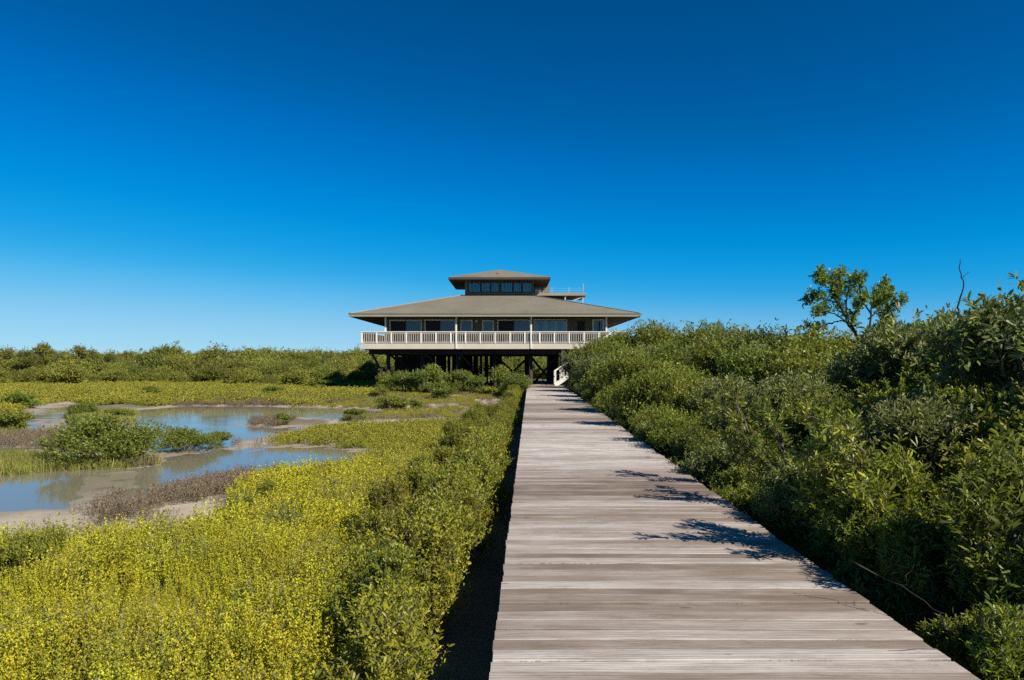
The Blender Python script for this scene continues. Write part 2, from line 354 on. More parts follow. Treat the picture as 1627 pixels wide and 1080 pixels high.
def make_shrub(seed, rx, rz, tips, per, L, W, m, hexa=False, lobes=14, base=.25, spray=.22, up=.5, stems=9, ragged=.3, flat=1.0):
    """crown of leafy twig tips on many lobes, and the stems that carry it"""
    rng = np.random.default_rng(seed)
    cs = []; rs = []
    for i in range(lobes):
        a = rng.uniform(0, 2*math.pi); q = math.sqrt(rng.uniform(0, 1))*.74
        h = rng.uniform(base, 1) ** .8
        k = math.sqrt(max(.08, 1 - (max(0, h-.45)/.6)**2))
        cs.append((rx*q*k*math.cos(a), rx*q*k*math.sin(a), rz*(h*.86)))
        rs.append(rx*rng.uniform(.26, .48))
    cs = np.array(cs); rs = np.array(rs)
    p = rs**2/np.sum(rs**2)
    li = rng.choice(lobes, tips, p=p)
    o = unit(rng.normal(size=(tips, 3)))
    o[:, 2] = np.where(o[:, 2] < -.3, -o[:, 2]*.6, o[:, 2])
    rad = rs[li]*np.clip(rng.normal(.92, ragged*.5, tips), .25, 1.45)
    T = cs[li] + o*rad[:, None]*np.array([1, 1, .85*flat])
    T[:, 2] = np.clip(T[:, 2], .06*rz, None)
    D = unit(o*.75 + np.array([0, 0, up]) + rng.normal(size=(tips, 3))*.35)
    n = tips*per
    ti = np.repeat(np.arange(tips), per)
    back = rng.uniform(0, 1, n)*spray
    pos = T[ti] - D[ti]*back[:, None]
    radl = unit(np.cross(D[ti], rng.normal(size=(n, 3))))
    ld = unit(D[ti]*rng.uniform(.25, .95, n)[:, None] + radl*.75 + np.array([0, 0, .12]))
    tv = rng.uniform(0, 1, tips)
    lv = cs[li][:, 2]/rz
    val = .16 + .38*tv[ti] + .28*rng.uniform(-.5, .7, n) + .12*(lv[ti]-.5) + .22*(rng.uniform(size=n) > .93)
    ls = rng.uniform(.65, 1.25, n)
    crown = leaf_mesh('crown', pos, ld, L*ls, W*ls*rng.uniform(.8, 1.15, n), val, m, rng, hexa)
    mb = MB(); mb.smooth = True
    for i in range(stems):
        c = Vector(cs[rng.integers(lobes)]) if i >= lobes else Vector(cs[i])
        b0 = Vector((c.x*.22 + rng.normal()*.05, c.y*.22 + rng.normal()*.05, -.12))
        mid = b0.lerp(c, .5) + Vector((rng.normal()*.07, rng.normal()*.07, .08))
        r0 = .012*rz + .010
        mb.tube([b0, b0.lerp(mid, .5) + Vector((rng.normal()*.03, rng.normal()*.03, 0)), mid, c], [r0, r0*.8, r0*.62, r0*.3], 5)
        for k in range(5):
            t = T[rng.integers(tips)] if False else T[rng.choice(np.flatnonzero(li == i % lobes))] if np.any(li == i % lobes) else T[0]
            s = mid.lerp(c, rng.uniform(.2, 1)); t = Vector(t)
            mb.tube([s, s.lerp(t, .5) + Vector((0, 0, -.03)), t], [r0*.3, r0*.22, r0*.1], 4)
    stem = mb.mesh('stems', M['bark'])
    return crown, stem

def make_tuft(seed, r, h, shoots, nodes, per, L, W, m, lean=.25, tip=.35):
    """a tuft of upright shoots set with many small leaves"""
    rng = np.random.default_rng(seed)
    P = []; D = []; V = []
    for s in range(shoots):
        a = rng.uniform(0, 6.283); q = r*math.sqrt(rng.uniform())
        hs = h*rng.uniform(.55, 1.12)
        b0 = np.array([q*math.cos(a), q*math.sin(a), 0]); d = np.array([rng.normal()*lean, rng.normal()*lean, 1.0]); d /= np.linalg.norm(d)
        sv = rng.uniform(-.2, .2)
        for k in range(nodes):
            t = .25 + .75*(k + rng.uniform())/nodes
            for j in range(per):
                a2 = rng.uniform(0, 6.283)
                P.append(b0 + d*hs*t); D.append(np.array([math.cos(a2), math.sin(a2), .75 + rng.normal()*.35]) + d*t*.5)
                V.append(.30 + sv + tip*(t - .45) + rng.uniform(-.18, .25))
    n = len(P); ls = rng.uniform(.6, 1.3, n)
    return leaf_mesh('tuft', np.array(P), np.array(D), L*ls, W*ls, np.array(V), m, rng)

def make_blades(seed, r, h, n, w, m):
    rng = np.random.default_rng(seed)
    a = rng.uniform(0, 6.283, n); q = r*np.sqrt(rng.uniform(size=n))
    P = np.stack([q*np.cos(a), q*np.sin(a), np.zeros(n) - .02], 1)
    D = np.stack([rng.normal(size=n)*.28, rng.normal(size=n)*.28, np.ones(n)], 1)
    return leaf_mesh('blades', P, D, h*rng.uniform(.5, 1.15, n), w*rng.uniform(.7, 1.3, n), rng.uniform(0, 1, n), m, rng)

# ------------------------------------------------------------------ ground cover through geometry nodes (stuff)
def scatter(name, pts, scales, meshes, label, cat, zs=None, tilt=.12, seed=0, group=None):
    """ONE object: thousands of tufts instanced on its points"""
    rng = np.random.default_rng(seed)
    n = len(pts)
    if zs is None: zs = [height(p[0], p[1])[0] for p in pts]
    me = bpy.data.meshes.new(name)
    me.vertices.add(n)
    co = np.stack([pts[:, 0], pts[:, 1], np.array(zs) - .01], 1).astype(np.float32)
    me.vertices.foreach_set('co', co.reshape(-1))
    rot = np.stack([rng.normal(size=n)*tilt, rng.normal(size=n)*tilt, rng.uniform(0, 6.283, n)], 1).astype(np.float32)
    a = me.attributes.new('rot', 'FLOAT_VECTOR', 'POINT'); a.data.foreach_set('vector', rot.reshape(-1))
    a = me.attributes.new('sca', 'FLOAT', 'POINT'); a.data.foreach_set('value', scales.astype(np.float32))
    a = me.attributes.new('pick', 'INT', 'POINT'); a.data.foreach_set('value', rng.integers(0, len(meshes), n).astype(np.int32))
    for mm in {x.materials[0] for x in meshes}: me.materials.append(mm)
    me.update()
    o = link(name, me); tag(o, label, cat, group, 'stuff')
    col = bpy.data.collections.new(name + '_sources')
    for i, x in enumerate(meshes):
        s = bpy.data.objects.new('source_%02d' % i, x); col.objects.link(s)
    ng = bpy.data.node_groups.new(name + '_scatter', 'GeometryNodeTree')
    ng.interface.new_socket('Geometry', in_out='INPUT', socket_type='NodeSocketGeometry')
    ng.interface.new_socket('Geometry', in_out='OUTPUT', socket_type='NodeSocketGeometry')
    gi = ng.nodes.new('NodeGroupInput'); go = ng.nodes.new('NodeGroupOutput')
    ci = ng.nodes.new('GeometryNodeCollectionInfo'); ci.inputs['Collection'].default_value = col
    ci.inputs['Separate Children'].default_value = True; ci.inputs['Reset Children'].default_value = True
    ip = ng.nodes.new('GeometryNodeInstanceOnPoints'); ip.inputs['Pick Instance'].default_value = True
    def attr(nm, t):
        x = ng.nodes.new('GeometryNodeInputNamedAttribute'); x.data_type = t; x.inputs['Name'].default_value = nm
        return [k for k in x.outputs if k.enabled and k.name == 'Attribute'][0]
    mp = ng.nodes.new('GeometryNodeMeshToPoints')
    er = ng.nodes.new('FunctionNodeEulerToRotation')
    ng.links.new(gi.outputs[0], mp.inputs[0]); ng.links.new(mp.outputs[0], ip.inputs['Points'])
    ng.links.new(ci.outputs[0], ip.inputs['Instance']); ng.links.new(attr('pick', 'INT'), ip.inputs['Instance Index'])
    ng.links.new(attr('rot', 'FLOAT_VECTOR'), er.inputs[0]); ng.links.new(er.outputs[0], ip.inputs['Rotation'])
    ng.links.new(attr('sca', 'FLOAT'), ip.inputs['Scale'])
    ng.links.new(ip.outputs[0], go.inputs[0])
    md = o.modifiers.new('scatter', 'NODES'); md.node_group = ng
    return o

# ------------------------------------------------------------------ the terrain
def poly(pts, z=0.0): return np.array([ground_pt(px, py, z) for px, py in pts])
def inside(P, xy):
    x = xy[:, 0]; y = xy[:, 1]; r = np.zeros(len(xy), bool); j = len(P)-1
    for i in range(len(P)):
        xi, yi = P[i]; xj, yj = P[j]
        c = ((yi > y) != (yj > y)) & (x < (xj-xi)*(y-yi)/(yj-yi+1e-12)+xi)
        r ^= c; j = i
    return r
def sdf(P, xy):
    d = np.full(len(xy), 1e9)
    for i in range(len(P)):
        a = P[i-1]; b = P[i]; ab = b-a
        t = np.clip(((xy-a)@ab)/max(ab@ab, 1e-9), 0, 1)
        d = np.minimum(d, np.linalg.norm(xy-(a+t[:, None]*ab), axis=1))
    return np.where(inside(P, xy), -d, d)
WATER = [poly(p) for p in (
    [(205,652),(300,645),(430,646),(540,648),(600,655),(560,668),(500,664),(455,664),(395,670),(380,676),(440,682),(470,680),(440,690),(395,698),(345,712),(290,714),(243,716),(238,694),(232,684),(200,670)],
    [(-120,752),(0,749),(110,740),(235,741),(262,728),(330,716),(400,713),(470,709),(545,713),(572,722),(545,737),(440,743),(400,752),(330,760),(262,775),(170,792),(110,806),(0,814),(-150,816)],
    [(66,660),(82,643),(114,641),(104,664),(82,672)], [(32,680),(46,660),(66,658),(58,688),(40,694)], [(-80,711),(40,711),(46,724),(-80,727)], [(95,716),(120,717),(116,726),(98,725)])]
SAND = [poly(p) for p in (
    [(-200,812),(0,806),(120,796),(240,776),(300,770),(345,790),(352,815),(345,850),(250,885),(120,900),(-50,920),(-300,920)],
    [(540,655),(620,650),(700,636),(800,632),(815,650),(760,668),(690,684),(620,684),(560,682),(520,676)],
    [(-80,690),(95,692),(110,716),(-80,722)], [(235,700),(480,690),(560,712),(440,716),(240,730)], [(450,640),(640,634),(640,650),(560,660),(480,655)])]
MUD = [poly(p) for p in ([(108, 752), (240, 744), (246, 772), (175, 790), (112, 803), (96, 780)], [(232, 716), (335, 713), (270, 727), (236, 738)])]
def fbm(x, y, s, o=3):
    v = 0; a = 1
    for i in range(o):
        v += a*mnoise.noise(Vector((x*s, y*s, 3.7*i))); a *= .5; s *= 2.1
    return v
def height_arr(xy):
    dw = np.full(len(xy), 1e9)
    near = (np.abs(xy[:, 0]) < 60) & (xy[:, 1] > 0) & (xy[:, 1] < 75)
    sub = xy[near]
    d = np.full(len(sub), 1e9)
    for P in WATER: d = np.minimum(d, sdf(P, sub))
    dw[near] = d
    nz = np.array([fbm(x, y, .35) for x, y in xy]); nf = np.array([fbm(x, y, 1.7, 2) for x, y in xy])
    dw2 = dw + nz*.22*np.clip(xy[:, 1]/14, .4, 2.5) + nf*.30*np.clip(xy[:, 1]/16, .6, 2)
    h = np.clip(dw2*.045, -.13, .14) + nf*.012
    t = np.clip((xy[:, 1]-40)/12, 0, 1); h = h + .3*t*t*(3-2*t)*np.clip(dw2/3, 0, 1)
    h = h + np.where(dw > 3, .04*nz, 0)
    dm = np.full(len(sub), 1e9)
    for P in MUD: dm = np.minimum(dm, sdf(P, sub))
    mm = np.zeros(len(xy)); mm[near] = np.clip(.5 - dm/.8, 0, 1)
    h = h*(1-mm) + mm*(.004 + nf*.012)
    ds = np.full(len(sub), 1e9)
    for P in SAND: ds = np.minimum(ds, sdf(P, sub))
    s = np.zeros(len(xy)); s[near] = np.clip(.5 - ds/1.2, 0, 1)
    s = np.maximum(s, np.clip(.85 - np.abs(dw2)*.5, 0, .8)*near)
    return h, s
def height(x, y):
    h, s = height_arr(np.array([[x, y]])); return h[0], s[0]
def axis(segs):
    a = []
    for s, e, st in segs: a += list(np.arange(s, e, st))
    return np.array(a + [segs[-1][1]])
gx = axis([(-4000, -400, 600), (-400, -60, 34), (-60, -24, 1.0), (-24, -10, .3), (-10, 1, .16), (1, 14, .6), (14, 60, 3), (60, 400, 34), (400, 4000, 600)])
gy = axis([(-300, -20, 40), (-20, 2, 2), (2, 8, .3), (8, 16, .14), (16, 28, .22), (28, 48, .4), (48, 76, 1), (76, 200, 8), (200, 800, 60), (800, 6000, 800)])
X, Y = np.meshgrid(gx, gy); xy = np.stack([X.ravel(), Y.ravel()], 1)
hz, sd = height_arr(xy)
nx, ny = len(gx), len(gy)
idx = np.arange(nx*ny).reshape(ny, nx)
fc = np.stack([idx[:-1, :-1], idx[:-1, 1:], idx[1:, 1:], idx[1:, :-1]], -1).reshape(-1, 4)
me = bpy.data.meshes.new('ground')
me.from_pydata(np.c_[xy, hz].tolist(), [], fc.tolist())
a = me.attributes.new('sand', 'FLOAT', 'POINT'); a.data.foreach_set('value', sd.astype(np.float32))
me.polygons.foreach_set('use_smooth', [True]*len(me.polygons)); me.materials.append(M['ground'])
tag(link('ground', me), 'flat marsh soil with pale sandy mud around the pond', 'ground', kind='structure')
wm = MB(); wm.add([(-45, 7, .0), (0, 7, .0), (0, 62, .0), (-45, 62, .0)], [(0, 1, 2, 3)])
tag(link('pond_water', wm.mesh('pond_water', M['water'])), 'shallow blue and brown water winding across the marsh', 'pond', kind='structure')

# ------------------------------------------------------------------ the boardwalk
SL = .0253
def edge_l(y): return -.12 + SL*(y - 3.88)
def edge_r(y): return 2.50 + (SL + .0012)*(y - 3.88)
bw = empty('boardwalk', (edge_l(2), 2, 0))
tag(bw, 'long straight boardwalk of silvery weathered planks running to the stilt house', 'boardwalk')
rng = np.random.default_rng(3)
V = []; Fc = []; val = []
y = 1.0; i = 0
tone = .5; slow = 0
while y < 66:
    w = .152 + rng.normal()*.003; g = .008 + abs(rng.normal())*.004 + (.006 if rng.uniform() < .18 else 0)
    slow = .88*slow + .12*rng.uniform(-1.6, 1.6); tone = .5 + slow + .31*rng.uniform(-1, 1)
    xl = edge_l(y) + rng.normal()*.0035; xr = edge_r(y) + rng.normal()*.007 + .008*math.sin(y*1.7)
    z0 = 1.0 + rng.normal()*.004; tl = rng.normal()*.004; sk = rng.normal()*.003
    nseg = 5; b = len(V)
    for k in range(nseg+1):
        t = k/nseg; x = xl + (xr-xl)*t; dz = rng.normal()*.0018; yy = y + sk*t
        e = .004
        for (py_, pz) in ((0, -.036), (0, -e), (e, 0), (w-e, 0), (w, -e), (w, -.036)):
            V.append((x, yy + py_, z0 + pz + dz + tl*(t-.5)))
    for k in range(nseg):
        for q in range(5):
            Fc.append((b+k*6+q, b+(k+1)*6+q, b+(k+1)*6+q+1, b+k*6+q+1)); val.append(tone)
        Fc.append((b+k*6+5, b+(k+1)*6+5, b+(k+1)*6, b+k*6)); val.append(tone)
    Fc.append(tuple(b+q for q in (5, 4, 3, 2, 1, 0))); val.append(tone)
    Fc.append(tuple(b+nseg*6+q for q in range(6))); val.append(tone)
    y += w + g; i += 1
me = bpy.data.meshes.new('decking'); l0 = bw.location
me.from_pydata([(v[0]-l0.x, v[1]-l0.y, v[2]) for v in V], [], Fc)
a = me.attributes.new('v', 'FLOAT', 'FACE'); a.data.foreach_set('value', np.clip(np.array(val), 0, 1).astype(np.float32))
me.materials.append(M['board']); me.update(); link('decking', me, bw)
for fx in (.09, .5, .91):
    mb = MB()
    p = lambda yy: (edge_l(yy) + (edge_r(yy)-edge_l(yy))*fx, yy, .86)
    mb.beam(p(1.0), p(66), .045, .19); link('stringer', mb.mesh('stringer', M['old_wood'], l0), bw)
pm = MB(); pm.tube([(0, 0, -.4), (0, 0, .76)], [.09, .085], 8); pme = pm.mesh('support_post', M['old_wood'])
for k in range(24):
    yy = 3.2 + k*2.4
    for fx in (.09, .91):
        o = link('support_post', pme, bw); o.location = (edge_l(yy)+(edge_r(yy)-edge_l(yy))*fx - l0.x, yy - l0.y, 0)
# ------------------------------------------------------------------ the stilt house (laid out at the deck front, then brought 6 % nearer)
K = .94
def hx(v): return (v[0]*K, v[1]*K, EYE + (v[2]-EYE)*K)
HL = Vector(hx((-1.35, 69.1, 0))); HL.z = 0
house = empty('stilt_house', HL)
tag(house, 'square brown stilt house with hip roof, white railed deck and windowed cupola', 'house')
def part(name, mb, m, parent=house, label=None):
    o = link(name, mb.mesh(name, m, HL, hx), parent)
    if label: o['label'] = label
    return o
def X58(px, Yp=58.0): return (px - HX)*Yp/F
def Z58(py, Yp=58.0): return EYE - (py - HY)*Yp/F
cx, cy = -1.35, 69.1
E0 = 11.65; ez = 6.62; sl = .262
def hip(mb, cx, cy, e, z, slope, top):
    """hipped slab from eave square e up to square top"""
    zt = z + (e-top)*slope
    b = len(mb.v)
    for (h, zz) in ((e, z), (top, zt), (e, z-.06)):
        mb.v += [(cx-h, cy-h, zz), (cx+h, cy-h, zz), (cx+h, cy+h, zz), (cx-h, cy+h, zz)]
    for k in range(4):
        n = (k+1) % 4
        mb.f.append((b+k, b+n, b+4+n, b+4+k)); mb.f.append((b+8+k, b+8+n, b+n, b+k))
    mb.f.append((b+4, b+5, b+6, b+7)); mb.f.append((b+11, b+10, b+9, b+8))
    return zt
mb = MB(); ztop = hip(mb, cx, cy, E0, ez, sl, 2.9); roof = part('roof', mb, M['roof'])
mb = MB(); e = E0-.03
for (x0, x1, y0, y1) in ((cx-e, cx+e, cy-e, cy-e+.05), (cx-e, cx+e, cy+e-.05, cy+e), (cx-e, cx-e+.05, cy-e+.05, cy+e-.05), (cx+e-.05, cx+e, cy-e+.05, cy+e-.05)):
    mb.box(x0, x1, y0, y1, ez-.26, ez-.063)
part('fascia', mb, M['trim'], roof)
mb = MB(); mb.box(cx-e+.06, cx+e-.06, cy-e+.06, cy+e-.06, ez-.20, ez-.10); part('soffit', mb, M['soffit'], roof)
for sx in (-1, 1):
    for sy in (-1, 1):
        mb = MB(); mb.beam((cx+sx*(E0-.1), cy+sy*(E0-.1), ez+.03), (cx+sx*3.2, cy+sy*3.2, ez+.02+(E0-3.2)*sl), .22, .05); part('ridge_cap', mb, M['trim'], roof)
# main storey
FZ = 4.22; wx0, wx1, wy0, wy1 = -10.45, 7.85, 60.6, 77.6
mb = MB(); mb.box(wx0, wx1, wy0, wy1, FZ+.003, ez-.202); part('wall', mb, M['wall'])
for wxx in (wx0-.03, wx1-.09):
    mb = MB(); mb.box(wxx, wxx+.12, wy0-.035, wy0-.003, FZ+.01, ez-.21); part('corner_board', mb, M['baluster'] if wxx > 0 else M['wall_pale'])
def frame_ring(mb, x0, x1, z0, z1, y, t, d):
    mb.box(x0, x1, y-d, y, z1-t, z1); mb.box(x0, x1, y-d, y, z0, z0+t*.6)
    mb.box(x0, x0+t, y-d, y, z0+t*.6, z1-t); mb.box(x1-t, x1, y-d, y, z0+t*.6, z1-t)
def window(px0, px1, pyt, zbot, kind, name='window'):
    y = wy0 - .004
    x0, x1 = X58(px0, wy0), X58(px1, wy0); z1 = Z58(pyt, wy0); z0 = zbot; t = .10
    mb = MB(); frame_ring(mb, x0, x1, z0, z1, y, t, .09); w = part(name, mb, M['white'])
    mb = MB(); mb.box(x0+t, x1-t, y-.012, y-.004, z0+.06, z1-t); part('painted_room_shade', mb, M['room'], w)  # near-black panel paints the unlit interior; no room behind it
    xm = (x0+x1)/2
    if kind == 'slide':
        mb = MB(); mb.box(x0+t, xm, y-.055, y-.05, z0+.06, z1-t); part('insect_screen', mb, M['screen'], w)
        mb = MB(); mb.box(xm+.03, x1-t, y-.055, y-.05, z0+.06, z1-t); part('pane', mb, M['glass'], w)
        mb = MB(); mb.box(xm-.02, xm+.03, y-.075, y-.056, z0+.06, z1-t); part('mullion', mb, M['frame_dark'], w)
    else:
        mb = MB(); mb.box(x0+t, x1-t, y-.07, y-.065, z0+.06, z1-t); part('pane', mb, M['glass_clear' if kind == 'curtain' else 'glass'], w)
    if kind == 'curtain':
        for f0, f1 in ((.03, .10), (.27, .42), (.52, .58), (.62, .74), (.88, .97)):
            mb = MB(); n = 8; a = x0+t; L = x1-x0-2*t
            xs = [a + L*(f0+(f1-f0)*k/n) for k in range(n+1)]
            vs = []
            for k, xx in enumerate(xs):
                yy = y-.04 + .014*(1 if k % 2 else -1)
                vs += [(xx, yy, z0+.08), (xx, yy, z1-t-.03)]
            mb.add(vs, [(2*k, 2*k+2, 2*k+3, 2*k+1) for k in range(n)]); part('curtain', mb, M['curtain'], w)
    return w
window(619, 670.5, 508, FZ+.03, 'slide', 'sliding_door'); window(674.5, 724, 507.5, FZ+.03, 'slide', 'sliding_door')
window(731.5, 751, 508, FZ+.8, 'plain'); window(766, 785, 508.3, FZ+.8, 'plain')
window(790, 842.5, 507.5, FZ+.03, 'slide', 'sliding_door'); window(848, 901, 507, FZ+.03, 'curtain', 'sliding_door')
mb = MB(); mb.box(X58(917, wy0), X58(929, wy0), wy0-.03, wy0-.003, FZ+.02, Z58(510, wy0)); part('service_hatch', mb, M['fence'])
# entrance door at the right
dx0, dx1 = X58(941, wy0), X58(960, wy0); dz1 = Z58(507, wy0)
mb = MB(); frame_ring(mb, dx0, dx1, FZ+.01, dz1, wy0-.004, .13, .08); door = part('door', mb, M['white'])
mb = MB(); mb.box(dx0+.13, dx1-.13, wy0-.05, wy0-.02, FZ+.09, FZ+.95); part('door_panel', mb, M['white'], door)
mb = MB(); mb.box(dx0+.13, dx1-.13, wy0-.05, wy0-.04, FZ+.95, dz1-.13); part('pane', mb, M['glass'], door)
mb = MB(); mb.tube([(dx0+.2, wy0-.11, FZ+.98), (dx0+.2, wy0-.05, FZ+.98)], [.035, .03], 8); part('handle', mb, M['frame_dark'], door)
mb = MB(); mb.box(X58(755.5, wy0), X58(759, wy0), wy0-.09, wy0-.003, Z58(511.5, wy0), Z58(508.5, wy0)); part('wall_lamp', mb, M['white'])
# deck
D0, D1, DY0, DY1 = -12.13, 9.43, 58.0, 80.2
mb = MB(); mb.box(D0+.05, D1-.05, DY0+.05, DY1-.05, FZ-.10, FZ); part('deck_floor', mb, M['old_wood'])
mb = MB()
fz0, fz1 = 3.80, FZ+.02
mb.box(D0, D1, DY0, DY0+.048, fz0, fz1); mb.box(D0, D1, DY1-.048, DY1, fz0, fz1)
mb.box(D0, D0+.048, DY0+.048, DY1-.048, fz0, fz1); mb.box(D1-.048, D1, DY0+.048, DY1-.048, fz0, fz1)
part('deck_fascia', mb, M['cream'])
RT = Z58(527)
def rail_run(p, q, n):
    """one side of the railing: cap, bottom rail and balusters in one mesh, each post a sub-part"""
    p = Vector(p); q = Vector(q); d = (q-p); L = d.length; d.normalize()
    mb = MB()
    mb.beam((p.x, p.y, RT-.03), (q.x, q.y, RT-.03), .13, .06)
    mb.beam((p.x, p.y, RT-.115), (q.x, q.y, RT-.115), .04, .09)
    mb.beam((p.x, p.y, FZ+.12), (q.x, q.y, FZ+.12), .04, .08)
    nb = int(L/.145)
    for k in range(nb):
        c = p + d*(L*(k+.5)/nb)
        mb.box(c.x-.021, c.x+.021, c.y-.021, c.y+.021, FZ+.16, RT-.16)
    r = part('railing', mb, M['baluster'])
    for k in range(n+1):
        c = p + d*(L*k/n); m2 = MB()
        m2.box(c.x-.055, c.x+.055, c.y-.062, c.y+.055, fz1+.003, RT-.062); part('railing_post', m2, M['white'], r)
    m2 = MB(); m2.beam((p.x-d.x*.05, p.y-d.y*.05, RT+.012), (q.x+d.x*.05, q.y+d.y*.05, RT+.012), .15, .045); part('cap_rail', m2, M['white'], r)
i_ = .09
rail_run((D0+i_, DY0+.03, 0), (D1-i_, DY0+.03, 0), 18)
rail_run((D0+.04, DY0+.25, 0), (D0+.04, DY1-.25, 0), 16); rail_run((D1-.04, DY0+.25, 0), (D1-.04, DY1-.25, 0), 16)
# roof posts standing on the deck edge
for px in (612, 725, 844, 964):
    mb = MB(); x = X58(px); mb.box(x-.06, x+.06, DY0-.07, DY0-.003, fz0+.02, ez-.262) if px in (725, 844) else mb.box(x-.06, x+.06, DY0+.10, DY0+.22, FZ+.004, ez-.27)
    part('roof_post', mb, M['white'])
# cupola
c0, c1, d0, d1 = -4.30, 1.98, 66.25, 72.0; cz0, cz1 = 8.5, 10.32
mb = MB(); mb.box(c0, c1, d0, d1, cz0, cz1); cup = part('cupola', mb, M['wall'])
mb = MB(); mb.box(c1+.004, X58(873, 70.5), 70.5, 70.7, 9.05, cz1-.02); part('rear_wall', mb, M['wall_pale'], cup)
kx, ky = -1.13, 69.2
mb = MB()
e2 = 4.6; zc = 10.36
hip(mb, kx, ky, e2, zc, .27, .02); part('cupola_roof', mb, M['roof'], cup)
mb = MB(); xv = X58(795, 66.5); mb.box(xv-.18, xv+.18, 66.2, 66.6, zc+.35, zc+.72); part('roof_vent', mb, M['vent'], cup)
mb = MB(); e = e2-.03
for (x0, x1, y0, y1) in ((kx-e, kx+e, ky-e, ky-e+.05), (kx-e, kx+e, ky+e-.05, ky+e), (kx-e, kx-e+.05, ky-e+.05, ky+e-.05), (kx+e-.05, kx+e, ky-e+.05, ky+e-.05)):
    mb.box(x0, x1, y0, y1, zc-.22, zc-.063)
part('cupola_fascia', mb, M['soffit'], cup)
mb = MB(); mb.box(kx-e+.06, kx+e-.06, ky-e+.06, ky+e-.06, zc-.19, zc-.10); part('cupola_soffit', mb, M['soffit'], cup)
for (a, b) in ((743.5, 764), (764.5, 779.5), (780, 794), (795.5, 815), (815.5, 829.5), (830, 845.5)):
    x0, x1 = X58(a, d0), X58(b, d0); z1, z0 = Z58(444, d0), Z58(464.3, d0); y = d0-.004
    mb = MB(); frame_ring(mb, x0, x1, z0, z1, y, .07, .08); w = part('window', mb, M['frame_dark'], cup)
for (a, b) in ((745, 763), (765, 778.5), (780.5, 793), (796.5, 814), (816, 828.5), (830.5, 844.5)):
    x0, x1 = X58(a, d0)+.03, X58(b, d0)-.03; z1, z0 = Z58(444, d0)-.07, Z58(464.3, d0)+.05; y = d0-.004
    mb = MB(); mb.box(x0, x1, y-.06, y-.055, z0, z1); part('pane', mb, M['glass_clear'], cup)
    mb = MB()
    for f0, f1 in ((.0, .16), (.40, .52), (.66, .76), (.88, 1.0)) if a < 800 else ((.0, .2), (.3, .4), (.55, .64), (.9, 1.0)):
        mb.box(x0+(x1-x0)*f0, x0+(x1-x0)*f1, y-.045, y-.03, z0+.01, z1-.01)
    part('curtain', mb, M['curtain'], cup)
# roof terrace beside the cupola
tz = Z58(465, 67); tx1 = X58(931, 67)
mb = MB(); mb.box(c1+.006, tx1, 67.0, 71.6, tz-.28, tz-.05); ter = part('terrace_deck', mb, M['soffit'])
mb = MB(); mb.box(c1+.006, tx1+.02, 66.93, 66.995, tz-.26, tz); part('terrace_edge', mb, M['trim'], ter)
for px in (898, 926):
    mb = MB(); x = X58(px, 67.1); mb.box(x-.06, x+.06, 67.05, 67.17, 7.6, tz-.285); part('terrace_post', mb, M['pale_post'], ter)
mb = MB(); mb.beam((X58(910, 67.1), 67.1, tz-.72), (X58(927, 67.1), 67.1, tz-.36), .06, .09); part('knee_brace', mb, M['pale_post'], ter)
for px in (877, 904, 927):
    mb = MB(); x = X58(px, 67.1); mb.box(x-.022, x+.022, 67.03, 67.07, tz+.003, tz+(.85 if px > 920 else .5)); part('rail_post', mb, M['pale_post'], ter)
mb = MB()
for zz in (.2, .42): mb.tube([(c1+.05, 67.05, tz+zz), (tx1-.2, 67.05, tz+zz)], [.008, .008], 5)
part('rail_cable', mb, M['pale_post'], ter)
mb = MB(); mb.box(X58(850, 69), X58(864, 69), 69, 69.35, tz+.005, tz+.16); mb.box(X58(851, 69), X58(860, 69), 69.32, 69.37, tz+.16, tz+.55); part('bench', mb, M['white'], ter)
# under the house: piles, beams, braces, added dark screen
piles_x = [-10.15, -7.35, -4.45, -1.42, 1.55, 3.95, 7.6]
rows = [59.4, 63.4, 67.4, 71.4, 75.4, 79.2]
for r, yy in enumerate(rows):
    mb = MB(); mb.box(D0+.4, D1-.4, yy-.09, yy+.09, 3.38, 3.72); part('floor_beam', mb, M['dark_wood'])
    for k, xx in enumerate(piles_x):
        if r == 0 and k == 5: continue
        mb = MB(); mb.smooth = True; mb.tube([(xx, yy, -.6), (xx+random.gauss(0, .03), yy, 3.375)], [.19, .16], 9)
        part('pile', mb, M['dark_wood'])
mb = MB()
for k in range(36): 
    x = D0+.35+k*.6; mb.box(x, x+.05, DY0+.06, DY1-.06, 3.724, FZ-.102)
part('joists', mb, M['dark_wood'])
def brace(p, q, w=.06, h=.2): 
    mb = MB(); mb.beam(p, q, w, h); part('cross_brace', mb, M['dark_wood'])
for (xa, xb, yy) in ((-1.42, 1.55, 63.2), (1.55, 3.95, 63.2), (-10.15, -7.35, 63.2)):
    brace((xa, yy-.1, 3.3), (xb, yy-.1, .5)); brace((xa, yy-.17, .5), (xb, yy-.17, 3.3))
brace((-11.6, 59.2, 3.75), (-10.1, 59.2, .9), .07, .2); brace((-10.3, 59.25, 3.6), (-8.4, 63.2, 1.6)); brace((-4.3, 59.25, 3.5), (-3.4, 59.25, 2.5), .06, .12); brace((-7.2, 59.25, 3.5), (-6.5, 59.25, 2.9), .06, .12)
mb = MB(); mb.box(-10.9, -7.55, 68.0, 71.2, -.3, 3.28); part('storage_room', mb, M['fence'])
mb = MB(); x = -7.4; gaps = [(694, .3, 3), (702, .5, 3.3), (709.5, .45, 3.3), (717, .35, 2.7), (745, .3, 3.3), (751, .3, 3.3), (738, .35, 3.1), (731, .25, 2.6), (761, .4, 3), (768, .5, 3), (777, .35, 3)]
cuts = sorted((X58(g, 72.6), w*.45) for g, w, _ in gaps)
for gxp, w in cuts:
    mb.box(x, gxp-w/2, 72.5, 72.58, -.3, 3.7); x = gxp+w/2
